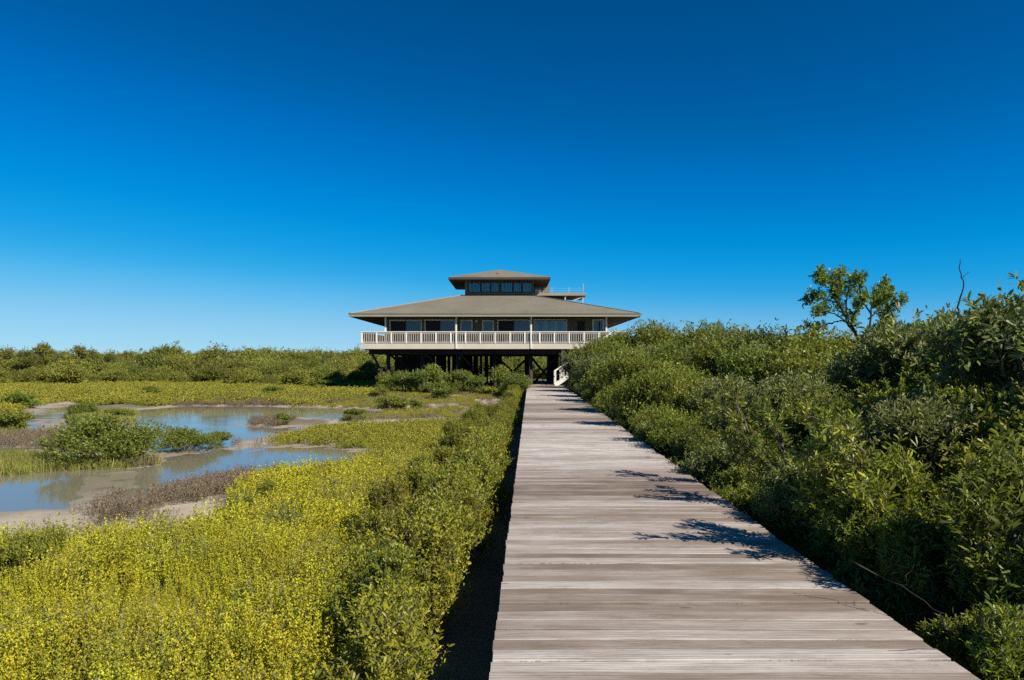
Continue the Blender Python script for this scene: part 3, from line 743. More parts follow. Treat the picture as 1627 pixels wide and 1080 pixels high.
mb.box(x, -1.0, 72.5, 72.58, -.3, 3.7); part('added_dark_screen', mb, M['fence'])  # screen added to darken the view under the house, daylight left in gaps
# ground-floor room and the stair at the right
mb = MB(); mb.box(4.35, 9.2, 60.2, 66.5, -.3, 3.79); part('lower_wall', mb, M['wall_pale'])
mb = MB(); mb.box(4.02, 4.16, 59.0, 59.14, .9, 3.79); part('corner_post', mb, M['white'])
sx0, sy0, sz0 = 3.42, 57.0, .98
mb = MB(); nst = 17; run = .27; rise = (FZ-sz0)/nst
for k in range(nst): mb.box(sx0+.15+k*run, sx0+.15+(k+1)*run+.02, sy0+.03, sy0+.97, sz0+(k+1)*rise-.04, sz0+(k+1)*rise)
stair = part('stair', mb, M['old_wood'])
for yy in (sy0, sy0+.97):
    mb = MB(); mb.beam((sx0+.05, yy, sz0-.02), (sx0+.15+nst*run, yy, FZ-.1), .05, .30); part('stair_stringer', mb, M['white'], stair)
    mb = MB(); mb.beam((sx0, yy, sz0+1.08), (sx0+.15+nst*run, yy, FZ+1.05), .09, .08)
    for k in range(1, nst, 1): mb.box(sx0+.15+k*run-.02, sx0+.15+k*run+.02, yy-.02, yy+.02, sz0+k*rise+.1, sz0+k*rise+1.02)
    part('stair_handrail', mb, M['white'], stair)
    mb = MB(); mb.box(sx0-.06, sx0+.06, yy-.06, yy+.06, sz0-.2, sz0+1.1); part('newel_post', mb, M['white'], stair)

# ------------------------------------------------------------------ shrubs and trees
LIB = {}
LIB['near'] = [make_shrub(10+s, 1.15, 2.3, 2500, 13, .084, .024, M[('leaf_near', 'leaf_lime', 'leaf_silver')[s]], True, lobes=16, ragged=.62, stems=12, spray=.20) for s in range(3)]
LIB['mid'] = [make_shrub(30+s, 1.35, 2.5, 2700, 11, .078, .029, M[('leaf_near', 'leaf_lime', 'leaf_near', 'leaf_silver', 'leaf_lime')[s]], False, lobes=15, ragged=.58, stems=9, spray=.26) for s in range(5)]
LIB['edge'] = [make_shrub(50+s, .56, 1.15, 820, 14, .046, .0150, M['leaf_edge'], True, lobes=15, ragged=.75, stems=14, spray=.26, up=1.7) for s in range(3)]
LIB['low'] = [make_shrub(60+s, .9, 1.2, 900, 11, .082, .032, M['leaf_pond'], False, lobes=13, ragged=.4, stems=10, spray=.2, up=.6) for s in range(3)]
LIB['far'] = [make_shrub(80+s, 1.9, 2.5, 1700, 7, .155, .064, M['leaf_far'], False, lobes=15, ragged=.62, stems=5, spray=.3) for s in range(4)]
LIB['open'] = [make_shrub(90+s, 1.7, 4.6, 1100, 8, .14, .055, M['leaf_far'], False, lobes=13, ragged=.55, stems=11, spray=.3, base=.45) for s in range(2)]
LIB['upright'] = [make_shrub(95+s, .55, 2.2, 1500, 12, .085, .017, M['leaf_near'], True, lobes=18, ragged=.6, stems=18, spray=.3, up=1.6, base=.1) for s in range(2)]
LIB['pond'] = [make_shrub(70, 1.5, 1.55, 1900, 11, .085, .034, M['leaf_pond'], False, lobes=20, ragged=.5, stems=14, spray=.2, base=.15)]
PROTO = {}
GR = 'mangrove shrubs in the hedge right of the boardwalk'
SKY = [(880, 612), (897, 590), (915, 556), (955, 541), (985, 522), (1005, 505), (1028, 503), (1052, 520), (1100, 533), (1200, 536), (1262, 545), (1300, 545), (1330, 556), (1375, 592), (1410, 565), (1440, 515), (1470, 478), (1545, 470), (1600, 476), (1640, 470)]
TOP = {k: [max(max(v.co.z for v in c.vertices), .1) for c, st in L] for k, L in LIB.items()}
def cap(kind, k, x, y, want, slack=.0):
    """largest scale that keeps a shrub under the hedge's skyline"""
    px = HX + F*x/y; r = want*60*F/1150/y*18
    lim = max(np.interp([px-r*.5, px, px+r*.5], [a for a, b in SKY], [b for a, b in SKY]))
    h = EYE + (HY - lim)*y/F
    return max(.3, min(want, h/TOP[kind][k % len(LIB[kind])]))
def shrub(kind, k, x, y, s, label, group=None, rz=None, sz=1.0, name='mangrove_shrub', cat='shrub', z=None):
    if group == GR: s = cap(kind, k, x, y, s)*random.uniform(.86, 1.07)
    key = (kind, k % len(LIB[kind]))
    if key not in PROTO:
        cm, sm = LIB[kind][key[1]]
        o = empty(name); link('crown', cm, o); link('stems', sm, o); PROTO[key] = o
    else: o = copy_tree(PROTO[key]); o.name = name
    o.location = (x, y, (height(x, y)[0] if z is None else z) - .02)
    o.rotation_euler = (random.gauss(0, .05), random.gauss(0, .05), random.uniform(0, 6.28) if rz is None else rz)
    o.scale = (s, s, s*sz)
    for q in ('group',):
        if q in o: del o[q]
    return tag(o, label, cat, group)

# the hedge right of the boardwalk
def where(y):
    return ('close to the camera' if y < 6.5 else 'beside the branch shadows' if y < 12 else 'just past the branch shadows' if y < 20 else
            'halfway along the boardwalk' if y < 32 else 'near the house end of the boardwalk')
y = 3.6; k = 0
while y < 52:
    st = .75 + y*.028
    hgt = (.42 if y < 6.2 else .58 if y < 12 else .60) + random.uniform(-.05, .07)
    kd = 'near' if y < 13 else 'mid'
    r = 1.1*hgt
    shrub(kd, k, edge_r(y) + r*.92 + (.22 if y < 6.2 else 0) + random.uniform(-.02, .12), y, hgt, 'low shrub hugging the right boardwalk edge, ' + where(y), GR); k += 1
    y += st
y = 4.4
while y < 52:
    st = 1.25 + y*.03
    s = (.92 if y < 13 else .98) + random.uniform(-.08, .1)
    shrub('near' if y < 15 else 'mid', k, edge_r(y) + 2.15 + random.uniform(-.15, .2), y, s, 'mid-height shrub in the hedge\'s second row, ' + where(y), GR); k += 1
    y += st
y = 6.0
while y < 56:
    st = 1.6 + y*.03
    s = (1.6 if y < 16 else 1.35) + random.uniform(-.12, .12)
    shrub('near' if y < 16 else 'mid', k, edge_r(y) + 4.1 + random.uniform(-.3, .3), y, s, 'tall dense shrub in the hedge\'s third row, ' + where(y), GR); k += 1
    y += st
y = 10.0
while y < 62:
    s = (1.75 if y < 22 else 1.5) + random.uniform(-.12, .15)
    shrub('mid', k, edge_r(y) + 6.6 + random.uniform(-.5, .6), y, s, 'tall shrub at the back of the right hedge, ' + where(y), GR); k += 1
    y += 2.2 + y*.03
y = 15.0
while y < 66:
    for q in (10.2, 14.5, 19.5, 26):
        if q < y*.72: 
            s = 1.5 + random.uniform(-.12, .2)
            shrub('mid', k, edge_r(y) + q + random.uniform(-1, 1), y + random.uniform(-1, 1), s, 'rounded shrub on the skyline behind the right hedge, ' + where(y), GR); k += 1
    y += 3.4 + y*.04
for i, (yy, s_) in enumerate(((19.5, .95), (25, 1.15), (31, 1.3), (36, 1.25), (42.5, 1.5))):
    shrub('mid', i, edge_r(yy) + .95*s_, yy, s_, ['upright shrub', 'leafy shrub', 'tall shrub', 'spreading shrub', 'tallest shrub'][i] + ' at the right boardwalk edge throwing shade across the boards, ' + ['the nearest', 'the second', 'the third', 'the fourth', 'the farthest'][i])
# named ones
p = at(1030, 520, 46); shrub('mid', 1, p.x, 46, (EYE + (HY-506)*46/F)/TOP['mid'][1], 'tallest bush right of the boardwalk, its leafy top reaching the house eaves')
p = at(965, 560, 44); shrub('mid', 2, p.x, 44, (EYE + (HY-538)*44/F)/TOP['mid'][2], 'broad dark bush standing in front of the white house stair')
p = at(985, 540, 47.5); shrub('mid', 0, p.x, 47.5, (EYE + (HY-522)*47.5/F)/TOP['mid'][0], 'dark bush between the tallest bush and the white deck corner')
p = at(905, 590, 50); shrub('mid', 3, p.x+.78, 49.5, 1.3, 'bushy shrub crowding the foot of the house stair')
p = at(1090, 530, 38); shrub('mid', 0, p.x, 38, (EYE + (HY-526)*38/F)/TOP['mid'][0], 'slim bush poking above the hedge right of the house')
p = at(1216, 535, 27); shrub('mid', 2, p.x, 27, (EYE + (HY-538)*27/F)/TOP['mid'][2], 'bush whose top pokes above the hedge left of the open tree')
p = at(1585, 480, 13.2); shrub('near', 1, p.x, 13.2, 1.5, 'high bush under the bare dead stem at the right', sz=1.1)
p = at(1482, 490, 13.8); shrub('near', 2, p.x, 13.8, cap('near', 2, p.x+.25, 13.8, 1.45)*1.02, 'high silvery bush just right of the open-crowned tree', sz=1.05)
p = at(1315, 530, 27); shrub('mid', 1, p.x, 27, cap('mid', 1, p.x, 27, 1.6), 'rounded bush behind the trunk of the open-crowned tree')

for i, (px, py, Yd, s, lab) in enumerate(((1335, 690, 7.4, .95, 'upright wispy shrub with narrow leaves beside the broad branch shadow'), (1395, 690, 6.4, .92, 'second wispy upright shrub, nearer the camera than the first'), (1190, 690, 11.5, .85, 'wispy upright shrub beside the thin branch shadows'), (1600, 800, 5.2, 1.0, 'narrow-leaved bush at the right border close to the camera'), (1590, 930, 4.35, .62, 'narrow-leaved yellowish bush at the right border, below the other one'), (1450, 820, 5.6, .72, 'narrow-leaved shrub behind the thin dark branch'), (1530, 900, 4.75, .52, 'low narrow-leaved shrub near the lower right corner'))):
    p = at(px, py, Yd); shrub('upright', i, p.x, Yd, s, lab, name='upright_shrub')
for i, (px, py, Yd, kd, lab) in enumerate(((1405, 542, 25.5, 4, 'bush behind the tree trunk, on its right'), (1345, 556, 26, 2, 'bush behind the tree trunk, on its left'), (1268, 541, 19.5, 1, 'bush with a ragged top left of the open-crowned tree'), (1172, 534, 31, 3, 'silvery bush raising the skyline midway between house and tree'), (1128, 530, 34, 4, 'bright green bush on the hedge skyline, nearer the house than the tree'), (1232, 538, 23, 0, 'narrow bush on the hedge skyline, a little left of the tree'))):
    p = at(px, py, Yd); shrub('mid', kd, p.x, Yd, p.z/TOP['mid'][kd]*1.16, lab)
# leafy limbs that lean out of the hedge over the boards and throw the branch shadows
def spray_tree(name, root, limbs, m, leafL, leafW, per_m, seed, label, cat, trunk_mat='bark', r_leaf=.16):
    """limbs: list of (points, r0, r1, leaf_from) with world points; leaves ride along each limb past leaf_from"""
    rng = np.random.default_rng(seed)
    rt = empty(name, root); tag(rt, label, cat)
    mb = MB(); mb.smooth = True; P = []; D = []; V = []
    for pts, r0, r1, lf in limbs:
        pts = [Vector(q) for q in pts]
        fine = []
        for i in range(len(pts)-1):
            for t in np.linspace(0, 1, 5)[:-1]: fine.append(pts[i].lerp(pts[i+1], t) + Vector(rng.normal(size=3)*.012))
        fine.append(pts[-1]); nn = len(fine)
        mb.tube(fine, [r0 + (r1-r0)*i/(nn-1) for i in range(nn)], 6)
        if lf is None: continue
        for i in range(nn-1):
            t = i/(nn-1)
            if t < lf: continue
            a, b = fine[i], fine[i+1]; d = (b-a); L = d.length; d.normalize()
            for j in range(max(1, int(per_m*L/9))):
                s = a.lerp(b, rng.uniform()); side = Vector(rng.normal(size=3)); side = (side - d*side.dot(d)).normalized()
                tw = (d*.7 + side + Vector((0, 0, .25))).normalized(); tl = r_leaf*rng.uniform(.5, 1.6)*(1.25 - .6*t)
                e = s + tw*tl; mb.tube([s, e], [r1*.6, r1*.25], 3); v0 = rng.uniform(.1, .7)
                for q in range(9):
                    u = rng.uniform(.3, 1.0); rad = np.array(tw.cross(Vector(rng.normal(size=3))).normalized())
                    P.append(np.array(s.lerp(e, u))); D.append(np.array(tw)*rng.uniform(.4, 1) + rad*.7 + np.array([0, 0, .1])); V.append(v0 + rng.uniform(-.2, .35))
    L0 = Vector(root)
    link('trunk', mb.mesh('trunk', M[trunk_mat], L0), rt)
    if P:
        P = np.array(P) - np.array(L0); n = len(P); ls = rng.uniform(.65, 1.25, n)
        link('crown', leaf_mesh('crown', P, np.array(D), leafL*ls, leafW*ls, np.array(V), m, rng, True), rt)
    return rt
def px3(pts, Yd, jit=0.0, seed=0):
    r = random.Random(seed); return [at(a, b, Yd + r.uniform(-jit, jit)*i/len(pts)) for i, (a, b) in enumerate(pts)]
TY = 22.0
limbs = []
tr = [(1373, 640), (1372, 585), (1370, 552), (1372, 540)]
limbs.append((px3(tr, TY), .15, .09, None))
sk = [([(1372, 545), (1352, 515), (1330, 480), (1318, 450), (1303, 428)], 1.0, .3), ([(1330, 480), (1310, 476), (1292, 468), (1280, 480)], 1.3, .1),
      ([(1345, 505), (1345, 470), (1352, 446), (1372, 440)], -1.0, .2), ([(1372, 545), (1382, 520), (1385, 490), (1392, 465), (1408, 445)], .8, .45),
      ([(1376, 532), (1395, 512), (1415, 490), (1438, 473)], -1.2, .35), ([(1385, 500), (1368, 475), (1365, 452), (1358, 436)], .4, .2),
      ([(1360, 528), (1340, 508), (1322, 512), (1300, 520), (1284, 514)], .9, .55), ([(1300, 520), (1288, 530), (1284, 545)], .5, .1),
      ([(1352, 515), (1325, 498), (1305, 492), (1298, 496)], -.9, .4), ([(1318, 450), (1330, 438), (1340, 432)], .6, .1), ([(1318, 452), (1306, 445), (1298, 436)], -.6, 0),
      ([(1395, 512), (1410, 508), (1418, 515)], .9, .1), ([(1385, 490), (1400, 480), (1412, 470)], -.8, .1), ([(1365, 540), (1350, 520), (1360, 490), (1375, 470)], -1.5, .3), ([(1372, 540), (1392, 530), (1402, 522), (1412, 520)], 1.3, .3)]
sk += [([(1372, 548), (1350, 540), (1335, 545), (1320, 552)], .8, .35), ([(1372, 540), (1390, 545), (1405, 548)], -.8, .3), ([(1340, 495), (1328, 462), (1335, 447)], 1.4, .2), ([(1380, 505), (1398, 492), (1402, 470), (1414, 458)], 1.5, .2)]
for i, (pts, dz, lf) in enumerate(sk):
    pp = [at(a, b, TY + dz*(j/(len(pts)-1))**1.3*1.1) for j, (a, b) in enumerate(pts)]
    limbs.append((pp, .042 if len(pts) > 4 else .026, .008, lf))
rt0 = at(1373, 640, TY); spray_tree('open_tree', (rt0.x, TY, 0), limbs + [([(rt0.x, TY, -.1), tuple(at(1373, 640, TY))], .2, .16, None)], M['leaf_tree'], .080, .031, 760, 5,
           'open-crowned tree with thin upswept limbs standing above the right hedge', 'tree', 'bark_dark', r_leaf=.21)
TD = 13.6
dpts = [at(1516, 540, TD), at(1522, 492, TD), at(1527, 470, TD), at(1530, 446, TD), at(1525, 425, TD), at(1526, 411, TD)]
b = dpts[0]
spray_tree('dead_tree', (b.x, TD, 0), [([(b.x-.2, TD, -.1), (b.x-.1, TD, 1.5)] + [tuple(q) for q in dpts], .026, .006, None),
    ([tuple(at(1529, 441, TD)), tuple(at(1534, 435, TD+.1)), tuple(at(1539, 433, TD+.15))], .009, .004, None)], None, 0, 0, 0, 8,
    'bare dead stem with one side twig rising above the right hedge', 'dead tree', 'bark_dark')
for i, (y0, z0, sc_, lab) in enumerate([(9.9, 2.45, 1.0, 'leaning sapling throwing the farthest of the branch shadows on the boards'), (8.5, 2.35, 1.15, 'leaning sapling throwing the thin middle branch shadow on the boards'),
        (6.3, 2.4, 1.3, 'leaning sapling with fanned leafy limbs throwing the broad branch shadow'), (5.35, 1.5, .4, 'short leaning sapling throwing the nearest of the branch shadows')]):
    rg = random.Random(90+i); x0 = edge_r(y0) + .42
    lb = [([(x0+.35, y0-.25, -.1), (x0+.28, y0-.15, .8), (x0+.1, y0, z0-.5)], .022, .012, .4)]
    for q in range((7, 7, 17, 2)[i]):
        a = rg.uniform(-1.25, 1.25) + .35; L = sc_*rg.uniform(.55, 1.0)*.8; zz = rg.uniform(-.05, .5)
        st = Vector((x0+.1, y0, z0-.5)).lerp(Vector((x0+.28, y0-.15, .8)), rg.uniform(0, .6))
        e = st + Vector((-math.cos(a)*L*.75, math.sin(a)*L*.75, zz + .15))
        lb.append(([tuple(st), tuple(st.lerp(e, .5) + Vector((0, 0, .08))), tuple(e)], .008, .003, .2))
    spray_tree('leaning_sapling', (x0+.35, y0-.25, 0), lb, M['leaf_near'], .075, .018, 470, 40+i, lab, 'sapling', r_leaf=.13)
# fallen and standing bare sticks at the foot of the hedge
for i, (a, b_, c, lab) in enumerate([((1350, 890), (1430, 935), (1500, 975), 'thin dark branch leaning along the hedge foot, lower right'), ((1560, 1070), (1556, 1010), (1566, 950), 'pale bare twig standing at the hedge foot by the lower right corner')]):
    Yd = 4.6 if i == 0 else 3.95
    q = [at(*a, Yd+.5), at(*b_, Yd+.25), at(*c, Yd)]
    spray_tree('dead_branch', (q[-1].x, q[-1].y, 0), [([tuple(v) for v in q], .0055, .003, None), ([tuple(q[1]), tuple(q[1]+Vector((.12, .05, .14)))], .003, .002, None), ([tuple(q[2]), (q[2].x+.05, q[2].y, .0)] if i == 0 else [tuple(q[0]), (q[0].x, q[0].y, -.05)], .0055, .0055, None)], None, 0, 0, 0, 60+i, lab, 'branch', 'bark_dark')

# shrubs along the left edge
GL = 'green shrubs along the left edge of the boardwalk'
y = 4.7; k = 0
while y < 50:
    s = (.82 if y < 6.5 else .92) + random.uniform(-.22, .16) + (.14 if 7 < y < 20 else 0)
    off = .80 if y < 6 else .82 if y < 9 else .78
    lab = ('shrub left of the boardwalk whose twigs hang over the dark gap, nearest the camera' if k == 0 else
           'green shrub against the left side of the boardwalk, ' + where(y))
    shrub('edge', k, edge_l(y) - off + random.uniform(-.08, .05), y, s, lab, GL, name='walkway_shrub'); k += 1
    y += .62 + y*.02
y = 8.5
while y < 30:
    if random.random() < .7:
        shrub('edge', k, edge_l(y) - 1.75 + random.uniform(-.25, .25), y, .82 + random.uniform(-.1, .1), 'green shrub in the second row left of the boardwalk, ' + where(y), GL, name='walkway_shrub'); k += 1
    y += .9 + y*.02
for i, (px, py, s, lab) in enumerate(((30, 905, .62, 'tall green herb shrub in the saltwort at the left border'), (78, 885, .5, 'green shrub in the saltwort at the mud edge, near the left border'),
    (425, 800, .55, 'small green shrub among yellow saltwort by the brown glasswort'), (470, 815, .45, 'pale shrub among yellow saltwort right of the brown glasswort'), (560, 905, .5, 'dark green shrub among saltwort, midway to the boardwalk'), (395, 965, .4, 'small dark green plant inside the near yellow saltwort'))):
    p = ground_pt(px, py, .35); shrub('edge', i, p[0], p[1], s, lab, name='marsh_shrub')
# shrubs standing in and round the pond
p = ground_pt(172, 738); shrub('pond', 0, p[0], p[1], .98, 'big dense green shrub standing in the pond at left', rz=1.0, name='pond_shrub', sz=.8)
p = ground_pt(118, 712); shrub('low', 1, p[0]+.3, p[1], .95, 'smaller green shrub behind the big pond shrub, on its left', name='pond_shrub', sz=.8)
p = ground_pt(218, 728); shrub('low', 2, p[0], p[1], .85, 'low green shrub joined to the right side of the big pond shrub', name='pond_shrub', sz=.8)
p = ground_pt(292, 714); shrub('pond', 0, p[0], p[1], .72, 'pale green shrub in the water right of the big pond shrub', name='pond_shrub', sz=.62, rz=3.6)
p = ground_pt(345, 706); shrub('low', 1, p[0], p[1], .62, 'low spreading end of pale shrubs, at the right in the pond', name='pond_shrub', sz=.6)
GM = 'small shrubs dotted over the marsh'
for px, py, s, sz, lab in ((188, 668, .8, .6, 'small dark shrub on the far bank left of the blue pond'), (130, 664, .9, .6, 'small shrub between the two narrow pools at left'),
    (450, 676, .55, .7, 'little green shrub on the islet at the right end of the pond'), (565, 672, .7, .7, 'little round green shrub on the sand right of the pond'),
    (620, 656, 1.25, .62, 'wide low shrub on the sandy flat before the house'), (660, 654, .9, .5, 'low shrub at the right end of the sandy flat shrubs'), (600, 640, 1.0, .5, 'small shrub behind the wide one on the sandy flat'), (704, 643, 1.35, .5, 'flat dark shrub on the sand left of the boardwalk end'),
    (436, 640, 1.0, .6, 'round shrub at the meadow edge beyond the pond, right of centre'), (520, 630, 1.2, .6, 'shrub on the meadow left of the house'), (240, 640, 1.1, .5, 'shrub on the far yellow meadow above the pond'), (36, 650, 1.3, .55, 'shrub on the yellow meadow at the left border'), (20, 690, 1.3, .55, 'yellowish shrub by the narrow pool at the left border')):
    p = ground_pt(px, py); shrub('low', int(px), p[0], p[1], s, lab, GM, sz=sz, name='marsh_shrub')
# bushes before the piles of the house
GH = 'bushes growing before the piles of the house'
for i, (px, py, s, lab) in enumerate(((612, 628, 1.0, 'bush by the leftmost pile of the house'), (640, 629, 1.15, 'bush before the dark storage room under the house'), (668, 630, 1.25, 'bush at the left of the front row, below the storage room'), (694, 629, 1.35, 'tallest of the bushes before the storage room'),
    (735, 629, 1.2, 'bush with bare twigs before the added dark screen under the house'), (757, 630, .95, 'low bush between the added dark screen and the boardwalk'), (800, 632, 1.3, 'bush before the left cross braces under the house'), (822, 634, 1.15, 'bush against the boardwalk before the cross braces'))):
    p = ground_pt(px, py, .3); shrub('low', i, p[0], min(p[1], 53.3), s*1.08, lab, GH, name='house_bush', sz=1.05)
GB = 'bushes growing behind the house piles'
for i, px in enumerate((800, 818, 835, 850, 862, 872, 884, 896)):
    p = at(px, 600, 84 + (i % 3)*3); shrub('far', i, p.x, p.y, .95 + .12*(i % 2), 'sunlit bush seen between the piles under the house', GB, name='thicket_shrub')

# ------------------------------------------------------------------ the thicket beyond the marsh
GT = 'low mangrove shrubs of the thicket beyond the pond'
rng = np.random.default_rng(11)
far_me = [c for c, s in LIB['far']]
placed = []
def try_place(x, y, dmin):
    for q in placed:
        if (q[0]-x)**2 + (q[1]-y)**2 < dmin*dmin: return False
    placed.append((x, y)); return True
cnt = 0; tries = 0
while cnt < 270 and tries < 20000:
    tries += 1
    yy = 62 + 46*rng.uniform()**1.35; xx = rng.uniform(-.76*yy, -9.0)
    if xx > -15 and 50 < yy < 80: continue
    bound = 66 + 4*math.sin(xx*.11) - (6 if xx < -38 else 0) - (8 if xx > -22 else 0)
    if yy < bound or not try_place(xx, yy, 2.0): continue
    o = link('thicket_shrub', far_me[cnt % 4]); t = (yy-62)/46
    s = .64 + .64*t + rng.normal()*.17; s = max(.4, s)
    o.location = (xx, yy, -.05); o.rotation_euler = (0, 0, rng.uniform(0, 6.28)); o.scale = (s*1.05, s*1.05, s*rng.uniform(.9, 1.15))
    col = 'left' if xx/yy < -.45 else 'middle' if xx/yy < -.25 else 'right'
    tag(o, 'rounded mangrove shrub in the %s of the thicket, %s' % ({'left': 'left third', 'middle': 'middle', 'right': 'house side'}[col], 'at its front edge' if yy < bound+5 else 'deep in the mass' if yy < 90 else 'towards the skyline'), 'shrub', GT); cnt += 1
GE = 'taller trees on the left skyline'
for i, (px, py, Yd, lab) in enumerate(((4, 546, 84, 'open-crowned tree on the skyline at the left border'), (68, 542, 86, 'tallest of the trees on the left skyline'), (48, 549, 80, 'thin tree left of the tallest one on the left skyline'), (122, 546, 88, 'broad tree right of the tallest one on the left skyline'), (150, 549, 90, 'slim tree right of the broad one on the left skyline'), (200, 556, 95, 'small tree at the right end of the left skyline trees'))):
    q = at(px, py, Yd); o = shrub('open', i, q.x, Yd, q.z/TOP['open'][i % 2]*1.02, lab, GE, name='skyline_tree', cat='tree', z=0)
for i, (px, py, Yd) in enumerate(((270, 557, 104), (318, 559, 98), (372, 553, 108), (395, 551, 110), (415, 555, 104), (455, 558, 106), (505, 557, 110), (548, 559, 100), (30, 556, 92), (100, 556, 84), (175, 557, 86), (232, 558, 99))):
    q = at(px, py, Yd); s_ = q.z/TOP['open'][i % 2]*1.03
    o = shrub('open', i, q.x, Yd, s_, 'tree crown standing just above the thicket skyline beyond the pond', 'crowns along the thicket skyline', name='skyline_tree', cat='tree', z=0)
pts = []; scs = []
while len(pts) < 3200:
    yy = 100 + 150*rng.uniform(); xx = rng.uniform(-.8*yy, .8*yy)
    if abs(xx) < 14 and yy < 90: continue
    pts.append((xx, yy)); scs.append(1.28 + .17*rng.normal() + .14*math.sin(xx*.05+yy*.02) + (yy-100)*.0020)
scatter('mangrove_wood', np.array(pts), np.array(scs), far_me, 'far unbroken mangrove wood along the horizon', 'wood', zs=np.zeros(len(pts)), tilt=.03, seed=2)

# ------------------------------------------------------------------ ground cover
def fill(polys, density, n_max=60000, avoid_water=0.0, ymin=2.0, seed=1, gap=None):
    rng = np.random.default_rng(seed); out = []
    for P in polys:
        lo = P.min(0); hi = P.max(0)
        n = int(min(n_max, density*(hi[0]-lo[0])*(hi[1]-lo[1])))
        q = lo + rng.uniform(size=(n, 2))*(hi-lo); q = q[inside(P, q)]
        out.append(q)
    q = np.concatenate(out)
    q = q[(q[:, 1] > ymin)]
    h, s = height_arr(q); keep = h > avoid_water
    if gap is not None:
        keep &= np.array([fbm(a, b, gap[0]) for a, b in q]) > gap[1]
    return q[keep], h[keep]
rr = np.random.default_rng(77)
salt_near = [make_tuft(200+i, .13, .46, 15, 15, 4, .019, .0088, M['salt'], lean=.2, tip=.3) for i in range(5)]
salt_mid = [make_tuft(220+i, .22, .44, 20, 10, 4, .030, .013, M['salt'], lean=.22, tip=.3) for i in range(4)]
short = [make_tuft(240+i, .30, .22, 22, 5, 3, .040, .017, M['meadow'], lean=.5) for i in range(4)]
wide = [make_tuft(250+i, .62, .30, 46, 4, 3, .075, .030, M['meadow'], lean=.5) for i in range(4)]
dryt = [make_tuft(260+i, .16, .30, 14, 8, 3, .028, .008, M['dry'], lean=.35) for i in range(4)]
reeds = [make_blades(280+i, .22, .32, 80, .011, M['reed']) for i in range(3)]
zt = .38
near_poly = [np.array([(edge_l(3)-.95, 3.0), (edge_l(10)-.7, 10.2), *[ground_pt(a, b, zt) for a, b in ((700, 730), (600, 733), (520, 741), (430, 752), (385, 772), (372, 800), (355, 822), (240, 850), (120, 852), (30, 852), (-120, 868), (-300, 870))], (-9, 3.0)])]
q, h = fill(near_poly, 66, avoid_water=.03, seed=5, gap=(1.5, -.6))
m_ = q[:, 1] < 9.5
scatter('saltwort', q[m_], rr.uniform(.6, 1.25, m_.sum())*(1 + .42*np.array([fbm(a, b, .8, 2) for a, b in q[m_]])), salt_near, 'yellow-green saltwort covering the near marsh left of the boardwalk', 'saltwort', zs=h[m_], seed=21)
q2, h2 = q[~m_], h[~m_]; sel = rr.uniform(size=len(q2)) < .5
scatter('saltwort', q2[sel], rr.uniform(.75, 1.2, sel.sum()), salt_mid, 'yellow saltwort on the bank beside the stream bend', 'saltwort', zs=h2[sel], seed=22)
wiry = [make_tuft(320+i, .16, .58, 12, 12, 3, .026, .007, M['wiry'], lean=.22, tip=.2) for i in range(3)]
qw, hw = fill(near_poly, 16, avoid_water=.04, seed=41, gap=(.75, .12))
scatter('wiry_herbs', qw, rr.uniform(.6, 1.1, len(qw)), wiry, 'grey-green wiry herbs growing in patches through the yellow saltwort', 'wiry herbs', zs=hw, seed=42)
zt = .22
mid_poly = [np.array([*[ground_pt(a, b, zt) for a, b in ((830, 660), (760, 668), (690, 670), (600, 674), (520, 676), (470, 686), (420, 698), (470, 706), (560, 718), (580, 730), (520, 742), (600, 745), (700, 745), (760, 740))]])]
q, h = fill(mid_poly, 24, avoid_water=.02, seed=6)
scatter('marsh_herbs', q, rr.uniform(.7, 1.35, len(q)), short, 'short yellow-green herbs between the pond and the boardwalk', 'marsh herbs', zs=h, seed=23)
zt = .1
far_poly = [np.array([*[ground_pt(a, b, zt) for a, b in ((-200, 618), (200, 616), (420, 615), (640, 618), (830, 622), (838, 640), (760, 634), (640, 632), (560, 640), (480, 646), (420, 642), (220, 645), (120, 642), (60, 655), (20, 690), (-100, 694), (-300, 670))]]),
            np.array([(-75, 58), (-8, 58), (-8, 76), (-75, 80)])]
q, h = fill(far_poly, 5.5, avoid_water=.075, seed=7)
scatter('meadow_herbs', q, rr.uniform(.7, 1.4, len(q)), wide, 'yellow herb meadow between the pond and the thicket', 'meadow', zs=h, seed=24)
spots = [poly(p) for p in ([(120, 822), (180, 806), (250, 790), (330, 765), (400, 762), (390, 790), (320, 806), (240, 820), (160, 830)], [(140, 846), (150, 832), (200, 826), (245, 832), (240, 846)], [(275, 642), (430, 637), (540, 640), (540, 646), (420, 645), (280, 650)], [(300, 800), (345, 768), (410, 752), (440, 752), (385, 780), (350, 812)],
                           [(-20, 694), (90, 694), (105, 714), (-20, 720)], [(100, 742), (240, 738), (250, 745), (120, 752)], [(380, 718), (455, 712), (450, 720), (390, 724)], [(375, 676), (420, 667), (470, 670), (440, 680)], [(740, 664), (800, 648), (815, 660), (770, 676)])]
q, h = fill(spots, 34, avoid_water=.0, seed=8, gap=(.9, -.35))
qs, hs_ = fill(SAND, 4.5, avoid_water=.0, seed=18, gap=(.6, -.1)); q = np.concatenate([q, qs]); h = np.concatenate([h, hs_])
scatter('dry_glasswort', q, rr.uniform(.6, 1.35, len(q)), dryt, 'brown and grey dry glasswort on the mud banks', 'glasswort', zs=h, seed=25)
spots = [poly(p) for p in ([(-40, 742), (-40, 756), (60, 752), (115, 745), (120, 735), (60, 730), (-40, 735)], [(-20, 668), (30, 668), (40, 700), (-20, 702)], [(105, 662), (215, 656), (205, 672), (130, 674)], [(115, 748), (240, 742), (245, 738), (120, 738)])]
q, h = fill(spots, 26, avoid_water=-.2, seed=9)
